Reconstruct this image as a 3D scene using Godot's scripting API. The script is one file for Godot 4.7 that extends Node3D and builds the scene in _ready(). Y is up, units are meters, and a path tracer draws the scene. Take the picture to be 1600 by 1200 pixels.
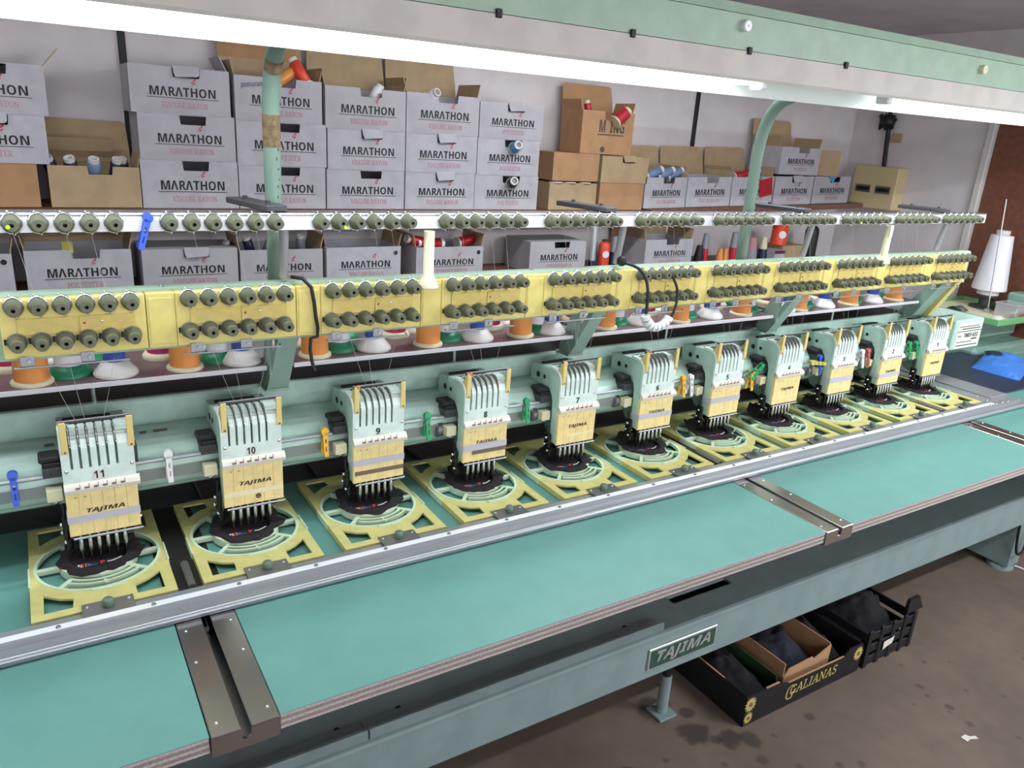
extends Node3D
# An embroidery workshop: an eleven-head machine in front of shelves of thread cartons. y up, metres, floor at y = 0.

const P := 0.275            # distance from head to head
var M := {}
var taken := {}
var texts := {}
var fonts := {}
var rng := RandomNumberGenerator.new()


class Shape:
	var v := PackedVector3Array()
	var n := PackedVector3Array()
	var uv := PackedVector2Array()
	var t := Transform3D.IDENTITY

	func p(a: Vector3, m: Vector3, w := Vector2.ZERO) -> void:
		v.append(t * a)
		n.append((t.basis * m).normalized())
		uv.append(w)

	# corners run counter-clockwise seen from outside
	func tri(a: Vector3, b: Vector3, c: Vector3, na := Vector3.ZERO, nb := Vector3.ZERO, nc := Vector3.ZERO) -> void:
		if na == Vector3.ZERO:
			na = (b - a).cross(c - a)
			if na.length_squared() < 1e-20:
				return
			na = na.normalized()
			nb = na
			nc = na
		p(a, na)
		p(c, nc)
		p(b, nb)

	func quad(a: Vector3, b: Vector3, c: Vector3, d: Vector3) -> void:
		tri(a, b, c)
		tri(a, c, d)

	func quad_uv(a: Vector3, b: Vector3, c: Vector3, d: Vector3, m: Vector3, ua: Vector2, ub: Vector2, uc: Vector2, ud: Vector2) -> void:
		p(a, m, ua); p(c, m, uc); p(b, m, ub)
		p(a, m, ua); p(d, m, ud); p(c, m, uc)

	# box with chamfered edges
	func box(lo: Vector3, hi: Vector3, b := 0.0) -> Shape:
		var c := (lo + hi) / 2
		var h := (hi - lo) / 2
		b = minf(b, minf(h.x, minf(h.y, h.z)) * 0.9)
		for ax in 3:
			var a1 := (ax + 1) % 3
			var a2 := (ax + 2) % 3
			for s in [-1.0, 1.0]:
				var q := []
				for k in [[-1, -1], [1, -1], [1, 1], [-1, 1]]:
					var w := Vector3.ZERO
					w[ax] = s * h[ax]
					w[a1] = k[0] * (h[a1] - b)
					w[a2] = k[1] * (h[a2] - b)
					q.append(c + w)
				if s > 0:
					quad(q[0], q[1], q[2], q[3])
				else:
					quad(q[3], q[2], q[1], q[0])
		if b > 0:
			for ax in 3:
				var a1 := (ax + 1) % 3
				var a2 := (ax + 2) % 3
				for s1 in [-1.0, 1.0]:
					for s2 in [-1.0, 1.0]:
						var q := []
						for k in [[-1, 0], [1, 0], [1, 1], [-1, 1]]:
							var w := Vector3.ZERO
							w[ax] = k[0] * (h[ax] - b)
							w[a1] = s1 * (h[a1] - (b if k[1] else 0.0))
							w[a2] = s2 * (h[a2] - (0.0 if k[1] else b))
							q.append(c + w)
						if s1 * s2 > 0:
							quad(q[0], q[1], q[2], q[3])
						else:
							quad(q[3], q[2], q[1], q[0])
			for sx in [-1.0, 1.0]:
				for sy in [-1.0, 1.0]:
					for sz in [-1.0, 1.0]:
						var s := Vector3(sx, sy, sz)
						var a := c + s * (h - Vector3(0, b, b))
						var d := c + s * (h - Vector3(b, 0, b))
						var e := c + s * (h - Vector3(b, b, 0))
						if sx * sy * sz > 0:
							tri(a, d, e)
						else:
							tri(a, e, d)
		return self

	# profile of (radius, height) from bottom to top outside, turned about y
	func lathe(prof: Array, seg := 16, smooth := false, at := Vector3.ZERO) -> Shape:
		var norm := []
		for i in prof.size() - 1:
			var d: Vector2 = prof[i + 1] - prof[i]
			norm.append(Vector2(d.y, -d.x).normalized())
		for i in prof.size() - 1:
			var a: Vector2 = prof[i]
			var b: Vector2 = prof[i + 1]
			if a.distance_squared_to(b) < 1e-14:
				continue
			var na: Vector2 = norm[i]
			var nb: Vector2 = norm[i]
			if smooth:
				if i > 0 and norm[i - 1].dot(norm[i]) > 0.5:
					na = (norm[i - 1] + norm[i]).normalized()
				if i < norm.size() - 1 and norm[i + 1].dot(norm[i]) > 0.5:
					nb = (norm[i + 1] + norm[i]).normalized()
			for k in seg:
				var u := Vector3(cos(TAU * k / seg), 0, -sin(TAU * k / seg))
				var w := Vector3(cos(TAU * (k + 1) / seg), 0, -sin(TAU * (k + 1) / seg))
				var A := at + u * a.x + Vector3.UP * a.y
				var B := at + w * a.x + Vector3.UP * a.y
				var C := at + w * b.x + Vector3.UP * b.y
				var D := at + u * b.x + Vector3.UP * b.y
				var nA := u * na.x + Vector3.UP * na.y
				var nB := w * na.x + Vector3.UP * na.y
				var nC := w * nb.x + Vector3.UP * nb.y
				var nD := u * nb.x + Vector3.UP * nb.y
				if a.x > 1e-7:
					tri(A, B, C, nA, nB, nC)
				if b.x > 1e-7:
					tri(A, C, D, nA, nC, nD)
		return self

	func cyl(a: Vector3, b: Vector3, r0: float, r1 := -1.0, seg := 12) -> Shape:
		var was := t
		var y := (b - a).normalized()
		var x := y.cross(Vector3.RIGHT if absf(y.x) < 0.9 else Vector3.UP).normalized()
		t = was * Transform3D(Basis(x, y, x.cross(y)), a)
		var h := a.distance_to(b)
		if r1 < 0:
			r1 = r0
		lathe([Vector2(0, 0), Vector2(r0, 0), Vector2(r1, h), Vector2(0, h)], seg)
		t = was
		return self

	# profile turned about the direction of "out" from "at"
	func turned(prof: Array, at: Vector3, out_: Vector3, seg := 16, smooth := false, squash := Vector2.ONE) -> Shape:
		var was := t
		var y := out_.normalized()
		var x := (Vector3.UP.cross(y) if absf(y.y) < 0.9 else Vector3.RIGHT).normalized()
		t = was * Transform3D(Basis(x * squash.x, y, x.cross(y) * squash.y), at)
		lathe(prof, seg, smooth)
		t = was
		return self

	func tube(pts: Array, r: float, seg := 8) -> Shape:
		var prev := []
		var prev_n := []
		var side := Vector3.ZERO
		for i in pts.size():
			var d: Vector3 = (pts[mini(i + 1, pts.size() - 1)] - pts[maxi(i - 1, 0)]).normalized()
			if i == 0:
				side = d.cross(Vector3.UP if absf(d.y) < 0.9 else Vector3.RIGHT).normalized()
			side = (side - d * side.dot(d)).normalized()
			var up := side.cross(d)
			var ring := []
			var rn := []
			for k in seg:
				var m := side * cos(TAU * k / seg) + up * sin(TAU * k / seg)
				rn.append(m)
				ring.append(pts[i] + m * r)
			for k in seg:
				var j := (k + 1) % seg
				if i > 0:
					tri(prev[k], ring[k], ring[j], prev_n[k], rn[k], rn[j])
					tri(prev[k], ring[j], prev[j], prev_n[k], rn[j], prev_n[j])
				if i == 0:
					tri(pts[i], ring[k], ring[j])
				if i == pts.size() - 1:
					tri(pts[i], ring[j], ring[k])
			prev = ring
			prev_n = rn
		return self

	# polygon in the xy plane, from z0 to z1
	func prism(poly, z0: float, z1: float, skip_x := []) -> Shape:
		var q := PackedVector2Array(poly)
		if Geometry2D.is_polygon_clockwise(q):
			q.reverse()
		var ids := Geometry2D.triangulate_polygon(q)
		for i in range(0, ids.size(), 3):
			var a := q[ids[i]]
			var b := q[ids[i + 1]]
			var c := q[ids[i + 2]]
			if (b - a).cross(c - a) < 0:
				var s := b
				b = c
				c = s
			tri(Vector3(a.x, a.y, z1), Vector3(b.x, b.y, z1), Vector3(c.x, c.y, z1))
			tri(Vector3(a.x, a.y, z0), Vector3(c.x, c.y, z0), Vector3(b.x, b.y, z0))
		for i in q.size():
			var a := q[i]
			var b := q[(i + 1) % q.size()]
			var seam := false
			for x in skip_x:
				seam = seam or absf(a.x - x) < 1e-5 and absf(b.x - x) < 1e-5
			if not seam:
				quad(Vector3(a.x, a.y, z0), Vector3(b.x, b.y, z0), Vector3(b.x, b.y, z1), Vector3(a.x, a.y, z1))
		return self

	# a prism with holes; every hole must be crossed by one of the cuts
	func plate(outer, holes: Array, cuts: Array, z0: float, z1: float) -> Shape:
		var xs := [-99.0] + cuts + [99.0]
		for i in xs.size() - 1:
			var strip := PackedVector2Array([Vector2(xs[i], -99), Vector2(xs[i + 1], -99), Vector2(xs[i + 1], 99), Vector2(xs[i], 99)])
			var parts := Geometry2D.intersect_polygons(PackedVector2Array(outer), strip)
			for h in holes:
				var left := []
				for q in parts:
					for w in Geometry2D.clip_polygons(q, PackedVector2Array(h)):
						if not Geometry2D.is_polygon_clockwise(w):
							left.append(w)
				parts.assign(left)
			for q in parts:
				prism(q, z0, z1, cuts)
		return self

	func ball(c: Vector3, r: float, seg := 12) -> Shape:
		var prof := []
		for i in 7:
			prof.append(Vector2(r * sin(PI * i / 6), -r * cos(PI * i / 6)))
		return lathe(prof, seg, true, c)

	# a bent band between two radii in the xz plane
	func band(c: Vector3, r0: float, r1: float, a0: float, a1: float, y0: float, y1: float, seg := 24) -> Shape:
		var whole := absf(a1 - a0) > TAU - 0.001
		for k in seg:
			var a := lerpf(a0, a1, float(k) / seg)
			var b := lerpf(a0, a1, float(k + 1) / seg)
			var u := Vector3(cos(a), 0, -sin(a))
			var w := Vector3(cos(b), 0, -sin(b))
			var lo := c + Vector3.UP * y0
			var hi := c + Vector3.UP * y1
			quad(hi + u * r0, hi + u * r1, hi + w * r1, hi + w * r0)
			quad(lo + u * r1, lo + u * r0, lo + w * r0, lo + w * r1)
			quad(lo + u * r1, lo + w * r1, hi + w * r1, hi + u * r1)
			quad(lo + w * r0, lo + u * r0, hi + u * r0, hi + w * r0)
			if not whole and k == 0:
				quad(lo + u * r0, lo + u * r1, hi + u * r1, hi + u * r0)
			if not whole and k == seg - 1:
				quad(lo + w * r1, lo + w * r0, hi + w * r0, hi + w * r1)
		return self

	func mesh() -> ArrayMesh:
		var a := []
		a.resize(Mesh.ARRAY_MAX)
		a[Mesh.ARRAY_VERTEX] = v
		a[Mesh.ARRAY_NORMAL] = n
		a[Mesh.ARRAY_TEX_UV] = uv
		var m := ArrayMesh.new()
		m.add_surface_from_arrays(Mesh.PRIMITIVE_TRIANGLES, a)
		return m


# ---------------------------------------------------------------- helpers
func sh() -> Shape:
	return Shape.new()


func bx(x0, y0, z0, x1, y1, z1, b := 0.0) -> Shape:
	return sh().box(Vector3(x0, y0, z0), Vector3(x1, y1, z1), b)


func numbered(called: String) -> String:
	taken[called] = taken.get(called, -1) + 1
	return called if taken[called] == 0 else "%s_%03d" % [called, taken[called]]


func tag(o: Node3D, label: String, category: String, group := "") -> Node3D:
	o.set_meta("label", label)
	o.set_meta("category", category)
	if group != "":
		o.set_meta("group", group)
	return o


const WORDS := ["zero", "one", "two", "three", "four", "five", "six", "seven", "eight", "nine", "ten", "eleven"]


func say_number(n: int) -> String:
	return WORDS[n]


func thing(called: String, label: String, category: String, at := Vector3.ZERO, group := "") -> Node3D:
	var o := Node3D.new()
	o.name = numbered(called)
	add_child(o)
	o.position = at
	return tag(o, label, category, group)


func part(parent: Node3D, called: String, what, mat: Material, at := Vector3.ZERO) -> MeshInstance3D:
	var o := MeshInstance3D.new()
	o.name = called
	o.mesh = what.mesh() if what is Shape else what
	o.material_override = null
	o.set_surface_override_material(0, mat)
	o.position = at
	parent.add_child(o, true)
	return o


func solo(called: String, what, mat: Material, label: String, category: String, at := Vector3.ZERO, group := "") -> MeshInstance3D:
	var o := part(self, numbered(called), what, mat, at)
	tag(o, label, category, group)
	return o


func struct(called: String, what, mat: Material, at := Vector3.ZERO) -> MeshInstance3D:
	var o := part(self, called, what, mat, at)
	o.set_meta("kind", "structure")
	return o


func dup(o: Node3D, base: String, at: Vector3, label: String, group: String) -> Node3D:
	var c: Node3D = o.duplicate()
	c.name = numbered(base)
	add_child(c)
	c.position = at
	c.set_meta("label", label)
	if group != "":
		c.set_meta("group", group)
	return c


func noise_tex(freq: float, lo: float, hi: float, size := 512, oct := 4, seed_ := 1) -> NoiseTexture2D:
	var f := FastNoiseLite.new()
	f.seed = seed_
	f.frequency = freq
	f.fractal_octaves = oct
	var g := Gradient.new()
	g.offsets = PackedFloat32Array([0.25, 0.75])
	g.colors = PackedColorArray([Color(lo, lo, lo), Color(hi, hi, hi)])
	var t := NoiseTexture2D.new()
	t.width = size
	t.height = size
	t.seamless = true
	t.noise = f
	t.color_ramp = g
	return t


func mk(key: String, hex: String, rough: float, metal := 0.0, tex: Texture2D = null, scale := 4.0) -> StandardMaterial3D:
	var m := StandardMaterial3D.new()
	m.resource_name = key
	m.albedo_color = Color(hex)
	m.roughness = rough
	m.metallic = metal
	if tex:
		m.albedo_texture = tex
		m.uv1_triplanar = true
		m.uv1_scale = Vector3.ONE * scale
	M[key] = m
	return m


func font(kind: String) -> Font:
	if not fonts.has(kind):
		var f := SystemFont.new()
		f.font_names = PackedStringArray(["Droid Serif" if kind.begins_with("serif") else "Droid Sans"])
		if kind.ends_with("bold"):
			f.font_weight = 700
		fonts[kind] = f
	return fonts[kind]


# flat lettering, w by h metres, centred on the origin, facing +z, leaning by "lean"
func lettering(s: String, w: float, h: float, kind := "sans", lean := 0.0, depth := 0.0006) -> ArrayMesh:
	var key := "%s|%f|%f|%s|%f" % [s, w, h, kind, lean]
	if not texts.has(key):
		var tm := TextMesh.new()
		tm.text = s
		tm.font = font(kind)
		tm.font_size = 32
		tm.pixel_size = 0.01
		tm.depth = 0.02
		tm.curve_step = 4.0
		var a := tm.get_mesh_arrays()
		var vs: PackedVector3Array = a[Mesh.ARRAY_VERTEX]
		var lo := vs[0]
		var hi := vs[0]
		for q in vs:
			lo = lo.min(q)
			hi = hi.max(q)
		var c := (lo + hi) / 2
		for i in vs.size():
			var q := (vs[i] - c) / (hi - lo)
			vs[i] = Vector3(q.x * w + q.y * h * lean, q.y * h, q.z * depth)
		a[Mesh.ARRAY_VERTEX] = vs
		var m := ArrayMesh.new()
		m.add_surface_from_arrays(Mesh.PRIMITIVE_TRIANGLES, a)
		texts[key] = m
	return texts[key]


func circle(c: Vector2, r: float, seg := 32) -> PackedVector2Array:
	var q := PackedVector2Array()
	for i in seg:
		q.append(c + Vector2(cos(TAU * i / seg), sin(TAU * i / seg)) * r)
	return q


func bezier(a: Vector3, b: Vector3, c: Vector3, d: Vector3, steps := 12) -> Array:
	var q := []
	for i in steps + 1:
		q.append(a.bezier_interpolate(b, c, d, float(i) / steps))
	return q


# a prism whose polygon is given in (z, y) and which runs from x0 to x1
func side_prism(poly: Array, x0: float, x1: float) -> Shape:
	var s := sh()
	s.t = Transform3D(Basis(Vector3(0, 0, 1), Vector3.UP, Vector3(-1, 0, 0)), Vector3.ZERO)
	s.prism(poly, -x1, -x0)
	s.t = Transform3D.IDENTITY
	return s


# a prism whose polygon is given in (x, z) and which stands from y0 to y1
func floor_plate(outer: Array, holes: Array, cuts: Array, y0: float, y1: float) -> Shape:
	var s := sh()
	s.t = Transform3D(Basis(Vector3.RIGHT, Vector3(0, 0, -1), Vector3.UP), Vector3.ZERO)
	var flip := func(q): return Array(q).map(func(w): return Vector2(w.x, -w.y))
	s.plate(flip.call(outer), holes.map(flip), cuts, y0, y1)
	s.t = Transform3D.IDENTITY
	return s


# ---------------------------------------------------------------- materials
func materials() -> void:
	var fine := noise_tex(0.03, 0.94, 1.0, 512, 5, 3)
	var soft := noise_tex(0.008, 0.955, 1.0, 512, 4, 5)
	var worn := noise_tex(0.015, 0.72, 1.0, 512, 6, 9)
	var streak := noise_tex(0.05, 0.88, 1.0, 512, 3, 12)
	mk("wall", "dbd3d4", 0.92, 0.0, soft, 0.8)
	mk("ceiling", "cdc3c9", 0.95, 0.0, soft, 0.7)
	mk("door", "7a4a38", 0.55, 0.0, streak, 0.9)
	mk("trim", "d2ccc8", 0.7)
	mk("mint", "b4d2c5", 0.3, 0.0, soft, 5.0)
	mk("mint_face", "d8e8e0", 0.4, 0.0, soft, 6.0)
	mk("green_body", "8fa99d", 0.45, 0.0, soft, 4.0)
	mk("base_green", "829695", 0.4, 0.0, soft, 2.0)
	mk("lamp_green", "9eb8a2", 0.5, 0.0, soft, 3.0)
	mk("lamp_beige", "c8c3bb", 0.7, 0.0, soft, 2.0)
	mk("reflector", "dfe6e2", 0.35)
	mk("teal", "62958d", 0.36, 0.0, noise_tex(0.012, 0.975, 1.0, 512, 5, 15), 1.5)
	mk("ply_light", "b7aca7", 0.75, 0.0, streak, 6.0)
	mk("ply_dark", "8c8380", 0.75, 0.0, streak, 6.0)
	mk("steel", "bdb9b8", 0.24, 1.0)
	mk("alu", "a6a9ad", 0.38, 0.6)
	mk("pole_green", "6c8376", 0.5, 0.0, soft, 3.0)
	mk("steel_dark_reflection", "3b3536", 0.3, 0.5)  # dark surroundings mirrored in the steel, put into the colour

	mk("alu_white", "e6e7ea", 0.45, 0.1)
	mk("chrome", "d4d5d6", 0.26, 1.0)
	mk("dull_metal", "8c8c8f", 0.4, 0.8)
	mk("dark_metal", "4b4a4d", 0.5, 0.5)
	mk("lever", "8f8d89", 0.35, 0.6)
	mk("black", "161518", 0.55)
	mk("black_gloss", "141316", 0.25)
	mk("olive", "5f614d", 0.55)
	mk("olive_dark", "5b5d4b", 0.55)
	mk("yellow", "eed796", 0.5, 0.0, soft, 8.0)
	mk("yellow_bar", "e3d27c", 0.48, 0.0, soft, 5.0)
	mk("yellow_dark", "d9c46e", 0.5, 0.0, soft, 7.0)
	mk("bracket_yellow", "d9c27c", 0.5)
	mk("ivory", "ece6c4", 0.5)
	mk("cream", "e3dcba", 0.55)
	mk("hoop_yellow", "cdc47e", 0.55, 0.0, soft, 6.0)
	mk("hoop_green", "c4d6b9", 0.5)
	mk("hoop_dark", "27402f", 0.5)
	mk("tape_grey", "b9b8c1", 0.5)
	mk("tape_brown", "6f5f55", 0.6)
	mk("ledge", "d6cfc3", 0.55)
	mk("hook", "7b5148", 0.5)
	mk("rust", "7c664a", 0.85, 0.0, worn, 9.0)
	mk("orange_spot", "e4743a", 0.6)
	mk("ink", "1d1c1e", 0.6)
	mk("ink_faded", "4c4a3e", 0.7)
	mk("pink_ink", "b97d86", 0.7)
	mk("red_ink", "c04a50", 0.7)
	mk("blue_ink", "2c3566", 0.7)
	mk("carton_white", "b7b4bb", 0.78, 0.0, soft, 3.0)
	mk("carton_white_b", "b2aeb4", 0.78, 0.0, soft, 2.0)
	mk("carton_white_c", "bcb9c1", 0.78, 0.0, soft, 4.0)
	mk("carton_brown", "b48a64", 0.82, 0.0, soft, 3.0)
	mk("carton_tan", "b39a78", 0.82, 0.0, soft, 3.0)
	mk("shelf_wood", "7d5546", 0.6, 0.0, streak, 3.0)
	mk("rack_top", "705c60", 0.3, 0.0, soft, 2.0)
	mk("rack_edge", "cfcdd2", 0.5)
	mk("green_knob", "5c7060", 0.45)
	mk("bed_dark_reflection", "3c4d4a", 0.5, 0.0, soft, 2.0)  # teal darkened, the reflected dark is in the colour
	mk("hook_cover", "4a3f40", 0.45, 0.0, soft, 3.0)
	mk("badge_green", "2a5041", 0.4)
	mk("badge_silver", "c6c3c6", 0.35, 0.6)
	mk("cap_fabric", "1b1318", 0.95)
	mk("navy_cloth", "1f222e", 0.95)
	mk("dark_cloth", "17161b", 0.95)
	mk("green_cloth", "2d4a2b", 0.95)
	mk("crate_black", "15161a", 0.5)
	mk("gold_print", "b8a860", 0.6)
	mk("paper", "d5cfc6", 0.8)
	mk("peg_blue", "2f57c9", 0.4)
	mk("peg_white", "e0dfe0", 0.4)
	mk("peg_yellow", "eab52c", 0.4)
	mk("peg_green", "1f9a5d", 0.4)
	mk("peg_red", "c2625a", 0.4)
	mk("peg_lime", "cfc65a", 0.4)
	mk("thread_orange", "e2914c", 0.35)
	mk("thread_white", "e8e6ee", 0.4)
	mk("thread_blue", "3a50a8", 0.35)
	mk("thread_red", "b3202f", 0.35)
	mk("thread_magenta", "a8275a", 0.35)
	mk("thread_navy", "1e2640", 0.4)
	mk("thread_sky", "3f97d6", 0.4)
	mk("thread_grey", "8b8d96", 0.45)
	mk("thread_scarlet", "e2482f", 0.4)
	mk("thread_steel_blue", "6f86a8", 0.45)
	mk("thread_purple", "5a2a50", 0.4)
	mk("cone_green", "1f7a55", 0.4)
	mk("cone_white", "dcd9d6", 0.45)
	mk("cone_cream", "d8cfae", 0.5)
	mk("thread", "bdb7b0", 0.6)
	mk("cabinet_beige", "d3bf92", 0.5)
	mk("tray_green", "6fae72", 0.5)
	mk("machine_green", "7f9f92", 0.45, 0.0, soft, 3.0)
	mk("blue_plastic", "3f78c8", 0.35)
	mk("navy_plastic", "232c40", 0.4)
	mk("lime_sticker", "c6e640", 0.6)
	mk("label_white", "d6d8cc", 0.6)
	mk("window_frame", "d8d6d2", 0.5)
	var glow := mk("tube_glow", "ffffff", 0.4)
	glow.emission_enabled = true
	glow.emission = Color(0.97, 0.99, 1.0)
	glow.emission_energy_multiplier = 5.0
	var glass := mk("clear_plastic", "d8d6dc", 0.15)
	glass.transparency = BaseMaterial3D.TRANSPARENCY_ALPHA
	glass.albedo_color = Color(0.85, 0.84, 0.87, 0.35)
	var pane := mk("window_pane", "eef2f4", 0.05)
	pane.transparency = BaseMaterial3D.TRANSPARENCY_ALPHA
	pane.albedo_color = Color(0.95, 0.97, 0.98, 0.08)
	# the concrete floor: mottled, with oil drips and shoe marks where the photograph shows them
	var img := Image.create(1024, 512, false, Image.FORMAT_RGB8)
	var f := FastNoiseLite.new()
	f.frequency = 0.012
	f.fractal_octaves = 6
	var spots := []
	rng.seed = 77
	for i in 26:
		spots.append([rng.randf_range(1.55, 2.5), rng.randf_range(0.15, 0.75), rng.randf_range(0.01, 0.028), rng.randf_range(0.4, 0.75)])
	for i in 34:
		spots.append([rng.randf_range(2.3, 3.9), rng.randf_range(0.28, 0.8), rng.randf_range(0.006, 0.018), rng.randf_range(0.35, 0.7)])
	for q in [[2.06, 0.2, 0.06, 0.75], [2.14, 0.27, 0.045, 0.75], [2.02, 0.06, 0.07, 0.7], [2.1, 0.12, 0.03, 0.7], [2.2, 0.3, 0.04, 0.7]]:
		spots.append(q)
	var base := Color("837365")
	for j in 512:
		for i in 1024:
			var k := 1.0 + 0.16 * f.get_noise_2d(i, j) + 0.05 * f.get_noise_2d(i * 7.0, j * 7.0)
			img.set_pixel(i, j, Color(base.r * k, base.g * k, base.b * k))
	for s in spots:    # one pixel is 7 mm; the picture covers x 0..7.168 and z -1.5..2.084
		var cx: float = s[0] / 0.007
		var cy: float = (s[1] + 1.5) / 0.007
		var r: float = s[2] / 0.007
		for j in range(int(cy - r * 1.6), int(cy + r * 1.6) + 1):
			for i in range(int(cx - r * 1.6), int(cx + r * 1.6) + 1):
				if i < 0 or j < 0 or i > 1023 or j > 511:
					continue
				var d := Vector2(i - cx, j - cy).length() / r + 0.35 * f.get_noise_2d(i * 9.0, j * 9.0)
				if d < 1.0:
					var was := img.get_pixel(i, j)
					img.set_pixel(i, j, was.lerp(Color("332a25"), 0.75 * s[3] * smoothstep(1.0, 0.6, d)))
	var fl := mk("floor", "d2d2d2", 0.7)
	fl.albedo_texture = ImageTexture.create_from_image(img)


# ---------------------------------------------------------------- the room
func room() -> void:
	# floor with its picture of stains laid out in metres
	var s := sh()
	var u0 := Vector2(-3.0 / 7.168, 0)
	s.quad_uv(Vector3(-3, 0, 4.2), Vector3(5.2, 0, 4.2), Vector3(5.2, 0, -1.6), Vector3(-3, 0, -1.6), Vector3.UP,
		Vector2(-3 / 7.168, 5.7 / 3.584), Vector2(5.2 / 7.168, 5.7 / 3.584), Vector2(5.2 / 7.168, -0.1 / 3.584), Vector2(-3 / 7.168, -0.1 / 3.584))
	s.quad(Vector3(-3, -0.1, 4.2), Vector3(-3, -0.1, -1.6), Vector3(5.2, -0.1, -1.6), Vector3(5.2, -0.1, 4.2))
	s.quad(Vector3(-3, -0.1, 4.2), Vector3(5.2, -0.1, 4.2), Vector3(5.2, 0, 4.2), Vector3(-3, 0, 4.2))
	s.quad(Vector3(5.2, -0.1, -1.6), Vector3(-3, -0.1, -1.6), Vector3(-3, 0, -1.6), Vector3(5.2, 0, -1.6))
	s.quad(Vector3(5.2, -0.1, 4.2), Vector3(5.2, -0.1, -1.6), Vector3(5.2, 0, -1.6), Vector3(5.2, 0, 4.2))
	s.quad(Vector3(-3, -0.1, -1.6), Vector3(-3, -0.1, 4.2), Vector3(-3, 0, 4.2), Vector3(-3, 0, -1.6))
	struct("floor", s, M.floor)
	struct("ceiling", bx(-2.6, 2.36, -1.6, 4.8, 2.46, 3.7), M.ceiling)
	struct("wall_back", bx(-2.6, 0, -1.6, 4.8, 2.36, -1.5), M.wall)
	struct("wall_left", bx(-2.6, 0, -1.5, -2.5, 2.36, 3.6), M.wall)
	# right wall with the doorway
	var w := bx(4.65, 0, -1.5, 4.75, 2.36, -0.69)
	w.box(Vector3(4.65, 0, 0.36), Vector3(4.75, 2.36, 3.6))
	w.box(Vector3(4.65, 2.1, -0.69), Vector3(4.75, 2.36, 0.36))
	struct("wall_right", w, M.wall)
	var fr := bx(4.63, 0, -0.725, 4.65, 2.16, -0.69, 0.004)
	fr.box(Vector3(4.63, 0, 0.36), Vector3(4.65, 2.16, 0.43), 0.004)
	fr.box(Vector3(4.63, 2.1, -0.69), Vector3(4.65, 2.16, 0.36), 0.004)
	struct("trim_1", fr, M.trim)
	var d := struct("door_1", bx(4.66, 0.005, -0.688, 4.70, 2.098, 0.358, 0.003), M.door)
	part(d, "door_handle", sh().tube([Vector3(4.66, 1.05, 0.28), Vector3(4.61, 1.05, 0.28), Vector3(4.61, 1.05, 0.16)], 0.009), M.chrome)
	# front wall, behind the camera, with a window
	w = bx(-2.5, 0, 3.5, -1.2, 2.36, 3.6)
	w.box(Vector3(4.4, 0, 3.5), Vector3(4.65, 2.36, 3.6))
	w.box(Vector3(-1.2, 0, 3.5), Vector3(4.4, 0.85, 3.6))
	w.box(Vector3(-1.2, 2.2, 3.5), Vector3(4.4, 2.36, 3.6))
	struct("wall_front", w, M.wall)
	var wf := sh()
	for i in 5:
		var x := -1.2 + i * 1.385
		wf.box(Vector3(x, 0.85, 3.53), Vector3(x + 0.06, 2.2, 3.58))
	wf.box(Vector3(-1.14, 0.85, 3.53), Vector3(4.34, 0.91, 3.58))
	wf.box(Vector3(-1.14, 2.14, 3.53), Vector3(4.34, 2.2, 3.58))
	var win := struct("window_1", wf, M.window_frame)
	for i in 4:
		var x := -1.14 + i * 1.385
		part(win, "pane", bx(x, 0.91, 3.553, x + 1.325, 2.14, 3.557), M.window_pane)
	# two black cable strips running down the back wall
	for x in [0.802, 3.376]:
		solo("cable_strip", bx(x - 0.011, 1.432 if x < 1 else 1.72, -1.5, x + 0.011, 2.36, -1.488, 0.002), M.black,
			"black cable strip down the back wall behind the %s" % ["white carton stack" if x < 1 else "tan open carton lid"], "cable")


func ceiling_or_fill_lamp(at: Vector3, label: String, power: float) -> void:  # builds the main aisle lamp and the two added fill lights
	var t := thing("ceiling_or_fill_lamp", label, "lamp", at)
	part(t, "housing", bx(-0.62, -0.05, -0.06, 0.62, 0, 0.06, 0.004), M.alu_white)
	for z in [-0.03, 0.03]:
		var s := sh()
		s.turned([Vector2(0, 0), Vector2(0.013, 0), Vector2(0.013, 1.16), Vector2(0, 1.16)], Vector3(-0.58, -0.066, z), Vector3.RIGHT, 12)
		part(t, "lamp_tube", s, M.tube_glow)
	var l := AreaLight3D.new()
	l.name = "ceiling_or_fill_glow"
	l.area_size = Vector2(1.16, 0.09)
	l.light_energy = power
	l.light_color = Color(0.95, 0.98, 1.0)
	l.area_range = 12.0
	l.shadow_enabled = true
	t.add_child(l)
	l.rotation_degrees.x = -90
	l.position = Vector3(0, -0.085, 0)


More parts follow.
